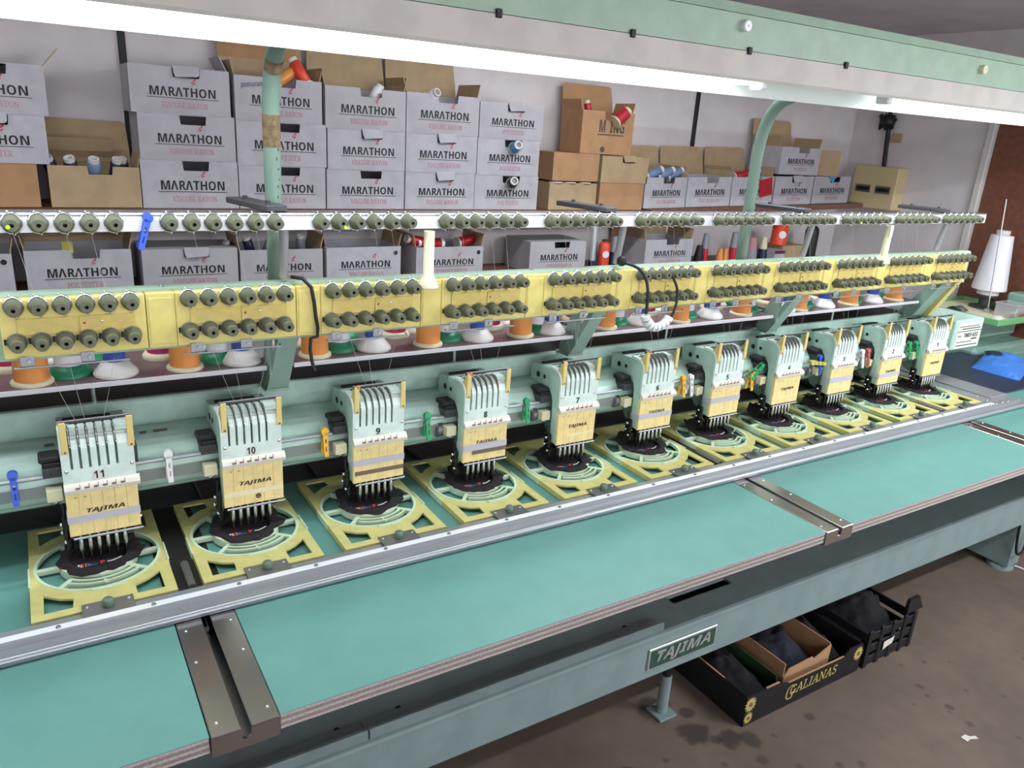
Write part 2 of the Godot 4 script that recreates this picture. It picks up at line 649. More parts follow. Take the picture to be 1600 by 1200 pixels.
# ---------------------------------------------------------------- the lamp over the machine
func machine_lamp() -> void:
	var t := thing("machine_lamp", "long pale green lamp housing with bright white fluorescent tubes over the machine", "lamp", Vector3(2.0, 1.86, 0))
	t.rotation.z = 0.0055
	var x0 := -2.6
	var x1 := 2.35
	part(t, "housing", side_prism([Vector2(0.2, 0.082), Vector2(0.2, 0.151), Vector2(0.19, 0.151), Vector2(0.19, 0.168), Vector2(0.04, 0.168), Vector2(0.04, 0.082)], x0, x1), M.lamp_green)
	part(t, "top_flange", side_prism([Vector2(0.185, 0.151), Vector2(0.203, 0.152), Vector2(0.196, 0.172), Vector2(0.185, 0.174)], x0, x1), M.lamp_green)
	part(t, "lower_panel", side_prism([Vector2(0.2, 0.0805), Vector2(0.202, 0.0805), Vector2(0.202, 0.028), Vector2(0.197, 0.022), Vector2(0.19, 0.024), Vector2(0.198, 0.03)], x0, x1), M.lamp_beige)
	part(t, "reflector", side_prism([Vector2(0.197, 0.026), Vector2(0.185, 0.075), Vector2(0.075, 0.075), Vector2(0.048, 0.0), Vector2(0.045, 0.0), Vector2(0.072, 0.08), Vector2(0.188, 0.08), Vector2(0.199, 0.03)], x0, x1), M.reflector)
	for cx in [-1.95, -1.5, -1.08, -0.78, -0.475, -0.145, 0.19]:
		part(t, "clip", bx(cx - 0.006, 0.074, 0.2, cx + 0.006, 0.089, 0.207, 0.0015), M.black)
	for c in [[-0.17, 0.128, "alu_white"], [0.78, 0.122, "cream"]]:
		var s := sh()
		s.turned([Vector2(0, 0), Vector2(0.012, 0), Vector2(0.012, 0.012), Vector2(0.010, 0.014), Vector2(0.002, 0.014), Vector2(0.002, 0.011), Vector2(0, 0.011)], Vector3(c[0], c[1], 0.2), Vector3.BACK, 20)
		part(t, "cap", s, M[c[2]])
	# tubes: each is a glowing mesh and a light of its own just below it
	for e in [[-2.55, -1.86], [-1.82, -0.02], [0.5, 2.3]]:
		var s := sh()
		var len_: float = e[1] - e[0]
		s.turned([Vector2(0, 0), Vector2(0.0165, 0), Vector2(0.0165, len_), Vector2(0, len_)], Vector3(e[0], 0.036, 0.12), Vector3.RIGHT, 16)
		part(t, "lamp_tube", s, M.tube_glow)
		for x in e:
			var inward := 1.0 if x == e[0] else -1.0
			part(t, "socket", bx(minf(x, x - 0.022 * inward), 0.012, 0.1, maxf(x, x - 0.022 * inward), 0.076, 0.14, 0.004), M.alu_white)
		var l := AreaLight3D.new()
		l.name = "lamp_tube_glow"
		l.area_size = Vector2(len_, 0.035)
		l.light_energy = 0.42 * len_
		l.light_color = Color(0.93, 0.98, 1.0)
		l.area_range = 12.0
		l.shadow_enabled = true
		t.add_child(l, true)
		l.rotation_degrees.x = -90
		l.position = Vector3((e[0] + e[1]) / 2, 0.017, 0.12)
	for e in [[0.90, "with rust-brown bands beside the open carton"], [2.28, "chipped along one side, near the red swatch carton"]]:
		var x: float = e[0]
		var pts := [Vector3(0, 0, -0.103), Vector3(0, 0.2, -0.103), Vector3(0, 0.36, -0.103)]
		pts += bezier(Vector3(0, 0.4, -0.103), Vector3(0, 0.5, -0.1), Vector3(0, 0.55, -0.07), Vector3(0, 0.563, 0.0), 14)
		pts += [Vector3(0, 0.565, 0.03)]
		var pole := thing("lamp_pole", "curved pale green lamp pole %s" % e[1], "pole", Vector3(x, 1.318, 0))
		part(pole, "pole", sh().tube(pts, 0.0165, 16), M.pole_green)
		part(pole, "clamp", bx(-0.03, 0.02, -0.122, 0.03, 0.1, -0.071, 0.002), M.green_body)
		part(pole, "top_plate", bx(-0.02, 0.578, -0.005, 0.02, 0.584, 0.05, 0.001), M.pole_green)
		if x < 1:
			for q in [[Vector3(0, 0.365, -0.103), Vector3(0, 0.425, -0.1018)], [Vector3(0, 0.505, -0.078), Vector3(0, 0.522, -0.066)]]:
				part(pole, "rust_band", sh().tube(q, 0.0171, 16), M.rust)
		for b in 9:
			var cy := (0.22 if x < 1 else 0.26) + b * 0.017 + rng.randf_range(-0.004, 0.004)
			var cx := rng.randf_range(0.003, 0.008)
			part(pole, "paint_chip", bx(cx, cy, -0.0895, cx + 0.002, cy + rng.randf_range(0.002, 0.008), -0.0868), M.dark_metal)


# ---------------------------------------------------------------- machine frame and table
func frame() -> void:
	# low box base with its badge
	var t := thing("machine_plinth", "pale green steel plinth of the embroidery machine with a green name badge", "machine plinth", Vector3(1.7, 0.297, 0))
	var x0 := -2.5
	var x1 := 2.33
	part(t, "front_panel", side_prism([Vector2(0.15, 0), Vector2(0.2, 0.0), Vector2(0.2, 0.128), Vector2(0.197, 0.135), Vector2(0.19, 0.139), Vector2(0.15, 0.14), Vector2(0.15, 0.13), Vector2(0.19, 0.13), Vector2(0.19, 0.01), Vector2(0.15, 0.01)], x0, x1), M.base_green)
	part(t, "top_plate", floor_plate([Vector2(x0, -0.5), Vector2(x1, -0.5), Vector2(x1, 0.15), Vector2(x0, 0.15)], [[Vector2(0.285, 0.074), Vector2(0.535, 0.074), Vector2(0.535, 0.108), Vector2(0.285, 0.108)]], [0.4], 0.13, 0.14), M.base_green)
	part(t, "back_panel", bx(x0, 0, -0.5, x1, 0.13, -0.49), M.base_green)
	part(t, "bottom_plate", bx(x0, 0, -0.49, x1, 0.008, 0.15), M.base_green)
	for e in [[x0, -0.71], [-0.705, 0.17]]:
		part(t, "cover_lip", side_prism([Vector2(0.135, 0.14), Vector2(0.192, 0.14), Vector2(0.192, 0.16), Vector2(0.188, 0.164), Vector2(0.18, 0.163), Vector2(0.176, 0.148), Vector2(0.135, 0.1435)], e[0], e[1]), M.base_green)
	for q in [[-0.76, 0.10], [-0.61, 0.10], [-1.15, 0.10], [0.08, 0.10]]:
		part(t, "bolt_hole_dark", sh().lathe([Vector2(0, 0), Vector2(0.007, 0), Vector2(0.006, 0.001), Vector2(0, 0.001)], 12, false, Vector3(q[0], 0.14, q[1] + 0.03)), M.black)  # flat black discs painted for the dark inside the holes
	var badge := part(t, "badge", bx(0.113, 0.028, 0.2, 0.38, 0.1, 0.206, 0.002), M.badge_silver)
	part(badge, "field", bx(0.12, 0.035, 0.206, 0.373, 0.093, 0.2066), M.badge_green)
	part(badge, "lettering", lettering("TAJIMA", 0.22, 0.044, "sansbold", 0.35, 0.003), M.badge_silver, Vector3(0.246, 0.064, 0.207))
	for x in [0.33, -1.5]:
		var f := part(t, "levelling_foot", bx(x - 0.035, -0.297, 0.05, x + 0.035, -0.289, 0.12, 0.001), M.base_green)
		part(f, "post", sh().lathe([Vector2(0, -0.289), Vector2(0.018, -0.289), Vector2(0.018, -0.15), Vector2(0, -0.15)], 16, false, Vector3(x, 0, 0.085)), M.base_green)
		part(f, "screw", sh().lathe([Vector2(0, -0.15), Vector2(0.013, -0.15), Vector2(0.013, -0.1), Vector2(0.009, -0.095), Vector2(0.009, 0), Vector2(0, 0)], 14, false, Vector3(x, 0, 0.085)), M.black)
	var leg := part(t, "end_leg", sh().prism([Vector2(2.33, -0.267), Vector2(2.425, -0.267), Vector2(2.44, 0.563), Vector2(2.33, 0.563)], -0.1, 0.15), M.base_green)
	part(leg, "round_foot", sh().lathe([Vector2(0, -0.297), Vector2(0.055, -0.297), Vector2(0.055, -0.285), Vector2(0.03, -0.267), Vector2(0, -0.267)], 20, false, Vector3(2.38, 0, 0.1)), M.base_green)
	for x in [-1.7, 0.2, 2.02]:
		part(t, "upright", bx(x - 0.06, 0.14, -0.46, x + 0.06, 0.655, -0.34, 0.006), M.green_body)
	solo("power_cable", sh().tube(bezier(Vector3(3.95, 0.5, 0.155), Vector3(4.02, 0.3, 0.16), Vector3(3.98, 0.05, 0.17), Vector3(4.06, 0.12, 0.18)) + bezier(Vector3(4.06, 0.12, 0.18), Vector3(4.1, 0.16, 0.18), Vector3(4.12, 0.35, 0.17), Vector3(4.18, 0.5, 0.16)), 0.006), M.black, "black cable hanging in a loop beside the machine leg", "cable")
	solo("floor_cable", sh().tube(bezier(Vector3(4.13, 0.006, 0.14), Vector3(4.15, 0.006, 0.22), Vector3(4.1, 0.006, 0.3), Vector3(4.2, 0.006, 0.5)), 0.005), M.paper, "pale cable lying on the floor at the machine leg", "cable")
	# bed behind the hoops, its dark reflection put into the green
	var bed := solo("rear_bed", bx(-0.7, 0.865, -0.335, 3.38, 0.89, -0.222, 0.002), M.bed_dark_reflection, "bed plate behind the embroidery hoops, green darkened as a reflection", "machine bed")
	# table boards
	var boards := [[-0.8, 0.613, "teal laminate table board under the head numbered eleven"], [0.714, 1.992, "teal laminate table board in front of heads ten to six"], [2.092, 3.096, "teal laminate table board in front of heads five to two"], [3.194, 4.3, "teal laminate table board beyond the head numbered one"]]
	for b in boards:
		var o := thing("table_board", b[2], "table board", Vector3(b[0], 0.867, 0), "teal table boards")
		var w: float = b[1] - b[0]
		part(o, "laminate", bx(0, 0.0262, -0.22, w, 0.028, 0.534, 0.0004), M.teal)
		for i in 5:
			part(o, "ply_layer", bx(0.0005, i * 0.0053 - 0.0005, -0.22, w - 0.0005, i * 0.0053 + 0.0046, 0.5335 - (0.0008 if i % 2 else 0.0), 0.0004), M.ply_light if i % 2 == 0 else M.ply_dark)
	# steel joint strips between the boards
	for x in [[0.615, "between heads eleven and ten"], [1.994, "between heads six and five"], [3.097, "between heads two and one"]]:
		var o := thing("steel_strip", "brushed steel slotted strip joining table boards %s" % x[1], "metal strip", Vector3(x[0], 0.862, 0), "steel strips")
		for e in [[0.0, 0.042], [0.056, 0.098]]:
			part(o, "cover_plate", bx(e[0], 0.0305, 0.16, e[1], 0.0335, 0.537, 0.0012), M.steel)
			for z in [0.27, 0.36, 0.51]:
				part(o, "rivet", sh().lathe([Vector2(0, 0), Vector2(0.0028, 0), Vector2(0.0018, 0.0014), Vector2(0, 0.0018)], 8, true, Vector3(e[0] + (0.012 if e[0] == 0.0 else 0.03), 0.0335, z)), M.chrome)
		part(o, "end_plate", sh().prism([Vector2(0, -0.002), Vector2(0.098, -0.002), Vector2(0.098, 0.0305), Vector2(0.056, 0.0305), Vector2(0.056, 0.018), Vector2(0.054, 0.014), Vector2(0.049, 0.012), Vector2(0.044, 0.014), Vector2(0.042, 0.018), Vector2(0.042, 0.0305), Vector2(0, 0.0305)], 0.533, 0.537), M.steel)
		part(o, "channel_floor", bx(0.0, -0.006, -0.2, 0.098, -0.003, 0.533), M.steel)
		part(o, "rear_track", bx(0.0, 0.0, -0.2, 0.098, 0.0335, 0.158, 0.001), M.steel_dark_reflection)  # plate coloured dark for what the steel reflects between the hoops
		part(o, "roller", sh().cyl(Vector3(0.045, 0.04, 0.06), Vector3(0.045, 0.04, 0.15), 0.0075, -1, 14), M.dull_metal)
		part(o, "roller_arm", sh().cyl(Vector3(0.049, 0.005, 0.16), Vector3(0.049, 0.005, 0.24), 0.006), M.chrome)

	# the moving aluminium frame that carries the hoops
	var af := thing("hoop_carrier_frame", "long grey aluminium frame rail running along the front of the hoops", "frame rail", Vector3(0, 0.895, 0))
	part(af, "front_rail", side_prism([Vector2(0.158, 0.002), Vector2(0.158, 0.011), Vector2(0.1835, 0.0115), Vector2(0.1835, 0.018), Vector2(0.207, 0.018), Vector2(0.208, 0.0105), Vector2(0.24, 0.0095), Vector2(0.241, 0.002)], -0.8, 3.56), M.alu)
	part(af, "bead", sh().cyl(Vector3(-0.8, 0.0085, 0.237), Vector3(3.56, 0.0085, 0.237), 0.0068, -1, 14), M.alu)
	part(af, "bright_strip", bx(-0.8, 0.018, 0.185, 3.39, 0.0192, 0.2, 0.0005), M.alu_white)
	part(af, "end_rail", sh().box(Vector3(3.385, 0.002, -0.75), Vector3(3.44, 0.018, 0.158), 0.002).box(Vector3(3.445, 0.002, -0.75), Vector3(3.56, 0.022, 0.158), 0.002), M.alu)
	for i in 26:
		part(af, "screw", sh().lathe([Vector2(0, 0), Vector2(0.0042, 0), Vector2(0.0036, 0.002), Vector2(0.0018, 0.0026), Vector2(0.0016, 0.0014), Vector2(0, 0.0014)], 10, false, Vector3(-0.43 + i * 0.1455, 0.0192, 0.194)), M.dull_metal)
	for q in [[3.36, 0.2], [3.40, 0.2], [3.44, 0.2], [3.48, 0.2], [3.42, 0.12], [3.52, 0.05], [3.40, 0.165]]:
		part(af, "screw", sh().lathe([Vector2(0, 0), Vector2(0.0045, 0), Vector2(0.004, 0.003), Vector2(0, 0.004)], 10, true, Vector3(q[0], 0.0175, q[1])), M.chrome)
	part(af, "corner_roller", sh().lathe([Vector2(0, 0), Vector2(0.008, 0), Vector2(0.008, 0.03), Vector2(0, 0.03)], 14, false, Vector3(3.53, 0.0, 0.251)), M.chrome)

	# upper beam with rounded nose, grey rail and the chrome rod
	var b := thing("machine_beam", "wide pale green upper beam with rounded tube running behind the heads", "machine beam", Vector3(0, 0.96, 0))
	part(b, "front_plate", bx(-0.7, 0.0, -0.195, 3.4, 0.208, -0.175, 0.004), M.mint)
	part(b, "dark_gap_filler", bx(-0.7, 0.0, -0.42, 3.4, 0.2, -0.195, 0.01), M.black)  # added black box standing in for the shade between rack and beam
	var nose := []
	for i in 13:
		var a := deg_to_rad(105.0 - i * 14.5)
		nose.append(Vector2(-0.125 + cos(a) * 0.066, 0.098 + sin(a) * 0.06))
	part(b, "tube", side_prism([Vector2(-0.176, 0.15)] + nose + [Vector2(-0.176, 0.045)], -0.7, 3.38), M.mint)
	part(b, "lower_rail", side_prism([Vector2(-0.09, 0.07), Vector2(-0.062, 0.074), Vector2(-0.058, 0.1), Vector2(-0.07, 0.106), Vector2(-0.09, 0.104)], -0.7, 3.38), M.alu)
	part(b, "thread_rod", sh().cyl(Vector3(-0.7, 0.122, -0.046), Vector3(3.38, 0.122, -0.046), 0.0038), M.alu)
	for q in [[0.455, 0.016], [0.62, 0.012], [0.645, 0.026]]:
		part(b, "sticker", bx(q[0], 0.1575, -0.118, q[0] + q[1], 0.1588, -0.108), M.tape_brown)
	# control box at the end of the beam
	var cb := thing("control_box", "pale green control box with a white rating plate past the last head", "control box", Vector3(3.44, 1.045, -0.03))
	part(cb, "case", bx(0, 0, -0.2, 0.2, 0.118, 0, 0.004), M.mint)
	part(cb, "end_plate", bx(-0.05, -0.005, -0.19, 0.0, 0.122, -0.03, 0.01), M.mint)
	part(cb, "rating_plate", bx(0.022, 0.005, 0, 0.19, 0.108, 0.0012), M.label_white)
	part(cb, "rule", bx(0.022, 0.071, 0.0012, 0.19, 0.0735, 0.002), M.ink)
	part(cb, "lettering", lettering("TMEF-612", 0.1, 0.017, "sansbold"), M.ink, Vector3(0.122, 0.055, 0.0016))
	for q in [[0.03, 0.17, 0.09, 0.093], [0.05, 0.18, 0.08, 0.084], [0.03, 0.055, 0.052, 0.056], [0.13, 0.17, 0.036, 0.042], [0.03, 0.14, 0.028, 0.031], [0.03, 0.18, 0.014, 0.018]]:
		part(cb, "print_line", bx(q[0], q[2], 0.0012, q[1], q[3], 0.0016), M.ink_faded)
	for q in [[0.1, -0.07], [0.04, -0.06], [0.03, -0.1]]:
		part(cb, "knob", sh().turned([Vector2(0, 0), Vector2(0.008, 0), Vector2(0.007, 0.03), Vector2(0, 0.03)], Vector3(-0.05, q[0], q[1]), Vector3.LEFT, 12), M.olive_dark)


# ---------------------------------------------------------------- heads
func make_head() -> Node3D:
	var t := Node3D.new()
	part(t, "arm_body", side_prism([Vector2(-0.006, 0.006), Vector2(-0.006, 0.136), Vector2(-0.036, 0.15), Vector2(-0.05, 0.17), Vector2(-0.054, 0.199), Vector2(-0.07, 0.199), Vector2(-0.14, 0.192), Vector2(-0.14, 0.146), Vector2(-0.10, 0.145), Vector2(-0.07, 0.146), Vector2(-0.05, 0.143), Vector2(-0.038, 0.132), Vector2(-0.032, 0.115), Vector2(-0.03, 0.03), Vector2(-0.03, 0.006)], -0.058, 0.058), M.mint)
	for e in [-0.0585, 0.0565]:
		part(t, "cheek", side_prism([Vector2(-0.006, 0.13), Vector2(-0.0055, 0.178), Vector2(-0.009, 0.187), Vector2(-0.016, 0.195), Vector2(-0.03, 0.2), Vector2(-0.056, 0.2005), Vector2(-0.056, 0.15), Vector2(-0.036, 0.14)], e, e + 0.004), M.mint)
	part(t, "lower_arm", side_prism([Vector2(-0.03, 0.11), Vector2(-0.03, 0.004), Vector2(-0.055, 0.0), Vector2(-0.09, 0.012), Vector2(-0.105, 0.035), Vector2(-0.085, 0.045), Vector2(-0.06, 0.06), Vector2(-0.045, 0.08)], -0.03, 0.035), M.green_body)
	for q in [[-0.075, 0.17, 0.0055], [-0.105, 0.168, 0.0075]]:
		part(t, "side_hole_dark", sh().turned([Vector2(0, 0), Vector2(q[2], 0), Vector2(q[2], 0.0008), Vector2(0, 0.0008)], Vector3(-0.058, q[1], q[0]), Vector3.LEFT, 14), M.black)  # black disc on the surface gives the dark of the hole
	# slotted face
	var f := bx(-0.059, 0.108, -0.006, 0.061, 0.138, 0.0, 0.0)
	var slots := []
	for i in 6:
		slots.append(-0.0425 + 0.0148 * i)
	var edge := -0.059
	var prof := [Vector2(-0.006, 0.138), Vector2(0, 0.138), Vector2(0, 0.178), Vector2(-0.004, 0.190), Vector2(-0.014, 0.2), Vector2(-0.03, 0.2055), Vector2(-0.055, 0.206), Vector2(-0.055, 0.2005), Vector2(-0.03, 0.2), Vector2(-0.016, 0.195), Vector2(-0.009, 0.187), Vector2(-0.006, 0.178)]
	for i in 7:
		var to: float = slots[i] - 0.0022 if i < 6 else 0.061
		var fin := side_prism(prof, edge, to)
		f.v.append_array(fin.v)
		f.n.append_array(fin.n)
		f.uv.append_array(fin.uv)
		if i < 6:
			edge = slots[i] + 0.0022
	part(t, "face_plate", f, M.mint_face)
	for x in slots:
		part(t, "take_up_lever", side_prism([Vector2(-0.054, 0.202), Vector2(-0.034, 0.2125), Vector2(-0.016, 0.2115), Vector2(-0.003, 0.2), Vector2(0.0012, 0.188), Vector2(0.0008, 0.184), Vector2(-0.006, 0.19), Vector2(-0.017, 0.2), Vector2(-0.034, 0.203)], x - 0.0008, x + 0.0008), M.lever)
		part(t, "lever_tip", sh().ball(Vector3(x + 0.0008, 0.183, 0.0006), 0.0016, 6), M.chrome)
		part(t, "thread_hook", sh().box(Vector3(x + 0.001, 0.1035, 0.0095), Vector3(x + 0.009, 0.1055, 0.0125)).box(Vector3(x + 0.008, 0.105, 0.009), Vector3(x + 0.009, 0.112, 0.010)), M.hook)
		part(t, "needle_bar", sh().lathe([Vector2(0, -0.045), Vector2(0.0007, -0.043), Vector2(0.0009, -0.028), Vector2(0.0032, -0.03), Vector2(0.004, -0.024), Vector2(0.0036, -0.006), Vector2(0.0022, -0.002), Vector2(0.0022, 0.004), Vector2(0, 0.004)], 10, true, Vector3(x, 0, 0.0)), M.chrome)
		part(t, "presser_foot", sh().box(Vector3(x - 0.005, -0.034, -0.02), Vector3(x + 0.005, -0.004, -0.009), 0.002).lathe([Vector2(0.0026, -0.05), Vector2(0.0032, -0.05), Vector2(0.0032, -0.034), Vector2(0.0026, -0.034), Vector2(0.0026, -0.05)], 8, false, Vector3(x, 0, -0.012)), M.black_gloss)
	part(t, "ledge", side_prism([Vector2(-0.002, 0.093), Vector2(0.009, 0.094), Vector2(0.0105, 0.101), Vector2(0.006, 0.107), Vector2(0, 0.111), Vector2(-0.002, 0.111)], -0.0595, 0.066), M.ledge)
	for i in 6:
		part(t, "cover_strip", bx(-0.059 + i * 0.02, 0.005, -0.006, -0.0393 + i * 0.02, 0.094, 0.003, 0.0003), M.yellow)
	part(t, "bottom_rod", sh().cyl(Vector3(-0.054, -0.001, 0.0025), Vector3(0.064, -0.001, 0.0025), 0.0024, -1, 10), M.alu)
	part(t, "presser_housing", bx(-0.052, -0.012, -0.027, 0.05, 0.006, -0.007, 0.002), M.black_gloss)
	var tr := sh().box(Vector3(-0.069, -0.012, -0.042), Vector3(-0.06, 0.03, -0.018), 0.003).box(Vector3(-0.066, -0.034, -0.035), Vector3(-0.056, -0.01, -0.015), 0.003).cyl(Vector3(-0.065, 0.02, -0.03), Vector3(-0.065, 0.05, -0.035), 0.0025)
	part(t, "thread_trimmer", tr, M.black_gloss)
	for q in [Vector3(-0.071, 0.018, -0.028), Vector3(-0.071, -0.002, -0.034), Vector3(-0.067, -0.018, -0.024)]:
		part(t, "trimmer_screw", sh().ball(q, 0.0042, 8), M.chrome)
	part(t, "side_screw", sh().turned([Vector2(0, 0), Vector2(0.004, 0), Vector2(0.003, 0.004), Vector2(0, 0.005)], Vector3(0.061, 0.016, -0.012), Vector3.RIGHT, 10, true), M.chrome)
	# yellow brackets and the thread bar between them
	for e in [[-0.056, -0.045, -0.056], [0.052, 0.063, 0.061]]:
		var br := bx(e[0], 0.17, -0.001, e[1], 0.231, 0.0025, 0.0008)
		var gus := side_prism([Vector2(-0.001, 0.229), Vector2(-0.001, 0.176), Vector2(-0.02, 0.186), Vector2(-0.05, 0.194), Vector2(-0.05, 0.2), Vector2(-0.022, 0.202)], e[2], e[2] + 0.002)
		br.v.append_array(gus.v)
		br.n.append_array(gus.n)
		br.uv.append_array(gus.uv)
		var o := part(t, "bracket", br, M.bracket_yellow)
		part(o, "bracket_screw", sh().turned([Vector2(0, 0), Vector2(0.0022, 0), Vector2(0.0022, 0.0008), Vector2(0, 0.0008)], Vector3((e[0] + e[1]) / 2, 0.174, 0.0025), Vector3.BACK, 10), M.hook)
	part(t, "thread_bar", sh().cyl(Vector3(-0.058, 0.2325, -0.002), Vector3(0.065, 0.2325, -0.002), 0.0017, -1, 8), M.dull_metal)
	part(t, "guide_strip", bx(-0.056, 0.226, -0.009, 0.063, 0.2295, -0.006), M.dark_metal)
	for q in [[-0.04, 0.04, -0.077, -0.068], [-0.048, 0.035, -0.112, -0.1]]:
		part(t, "slot_dark_strip", bx(q[0], 0.196, q[2], q[1], 0.2005, q[3], 0.002), M.black)  # black strips painted for the dark slot openings in the arm top
	for q in [[-0.052, 0.136], [0.056, 0.136]]:
		part(t, "face_screw", sh().turned([Vector2(0, 0), Vector2(0.0038, 0), Vector2(0.0032, 0.0025), Vector2(0.0012, 0.003), Vector2(0, 0.0022)], Vector3(q[0], q[1], 0), Vector3.BACK, 12), M.chrome)
	# sensor on the side towards the next head
	part(t, "sensor_cover", sh().box(Vector3(-0.094, 0.138, -0.085), Vector3(-0.06, 0.15, -0.045), 0.003).box(Vector3(-0.088, 0.128, -0.08), Vector3(-0.06, 0.139, -0.042), 0.002), M.black)
	var sb := part(t, "sensor_box", bx(-0.09, 0.112, -0.085, -0.06, 0.13, -0.038, 0.001), M.dark_metal)
	part(sb, "sensor_screw", sh().turned([Vector2(0, 0), Vector2(0.002, 0), Vector2(0.002, 0.001), Vector2(0, 0.001)], Vector3(-0.077, 0.12, -0.038), Vector3.BACK, 8), M.black)
	part(t, "side_block", bx(0.059, 0.112, -0.075, 0.071, 0.15, -0.05, 0.001), M.dark_metal)
	part(t, "relay_block", bx(-0.088, 0.066, -0.052, -0.062, 0.09, -0.03, 0.001), M.cream)
	part(t, "relay_bolt", sh().lathe([Vector2(0, 0.058), Vector2(0.006, 0.058), Vector2(0.009, 0.062), Vector2(0.009, 0.066), Vector2(0, 0.066)], 12, false, Vector3(-0.075, 0, -0.041)), M.chrome)
	part(t, "drum", sh().turned([Vector2(0, 0), Vector2(0.017, 0), Vector2(0.019, 0.003), Vector2(0.019, 0.015), Vector2(0.016, 0.018), Vector2(0, 0.018)], Vector3(-0.085, 0.075, -0.065), Vector3.LEFT, 18), M.dull_metal)
	return t


func heads() -> void:
	var proto := make_head()
	# number, text shown, grey tape (low, high), brown tape, orange paint
	var notes := {11: "grey tape under the black lettering", 10: "an orange smear on the yellow cover", 9: "grey and brown tape and no lettering", 8: "grey and brown tape under broken lettering", 7: "full black lettering and a pale scrape", 6: "grey tape below faded lettering and orange paint", 5: "one grey tape across a plain cover", 4: "black lettering over a pale line", 3: "grey tape across a plain cover near red peg", 2: "grey tape below small lettering by green pegs", 1: "small lettering and no tape beside the control box"}
	var grey := {11: [0.032, 0.046], 9: [0.046, 0.06], 8: [0.034, 0.05], 6: [0.036, 0.05], 5: [0.046, 0.062], 3: [0.044, 0.062], 2: [0.03, 0.046]}
	for k in 11:
		var num: int = 11 - k
		var t: Node3D = proto if k == 0 else proto.duplicate()
		if k == 0:
			proto = t.duplicate()
		t.name = numbered("sewing_unit")
		add_child(t)
		t.position = Vector3(0.5365 + P * k, 0.97, 0)
		tag(t, "mint and yellow sewing head numbered %s, %s" % [say_number(num), notes[num]], "machine head", "embroidery heads")
		if num >= 10:
			part(t, "number_sticker", bx(-0.011, 0.112, 0, 0.009, 0.132, 0.0004), M.label_white)
		part(t, "number", lettering(str(num), 0.0165 if num > 9 else 0.0098, 0.0148, "sansbold"), M.ink, Vector3(-0.001, 0.1225, 0.0007))
		if num not in [9, 5, 3]:
			part(t, "lettering", lettering("TAJIMA", 0.066 if num > 9 else 0.06, 0.0105, "sansbold", 0.35), M.ink_faded if num in [8, 6] else M.ink, Vector3(0.004, 0.0525 if num != 2 else 0.05, 0.0034))
		for q in [-0.043, -0.028]:
			part(t, "cover_hole", sh().turned([Vector2(0, 0), Vector2(0.0012, 0), Vector2(0.0012, 0.0004), Vector2(0, 0.0004)], Vector3(q, 0.083, 0.003), Vector3.BACK, 8), M.ink)
		if grey.has(num):
			part(t, "grey_tape", sh().box(Vector3(-0.0598, grey[num][0], 0.003), Vector3(0.062, grey[num][1], 0.0042)).box(Vector3(-0.0605, grey[num][0], -0.03), Vector3(-0.0585, grey[num][1], 0.0042)), M.tape_grey)
		if num in [9, 8]:
			part(t, "brown_tape", bx(-0.056 if num == 9 else -0.035, 0.023, 0.003, 0.0605, 0.033, 0.0038), M.tape_brown)
		if num == 10:
			part(t, "orange_smear", sh().prism(circle(Vector2.ZERO, 0.006, 10), 0.003, 0.0034), M.rust, Vector3(0.009, 0.02, 0))
			part(t, "pale_tape", bx(-0.058, 0.027, 0.003, 0.06, 0.036, 0.0034), M.cream)
		if num in [7, 4, 3]:
			part(t, "pale_scrape", bx(-0.03 if num == 7 else -0.058, 0.026, 0.003, 0.055, 0.031 if num == 7 else 0.028, 0.0034), M.cream)
		if num > 8:
			t.get_node("drum").free()
		if num in [9, 8, 6]:
			part(t, "orange_paint", sh().ball(Vector3(-0.047, 0.231, 0.001), 0.0042, 8), M.orange_spot)


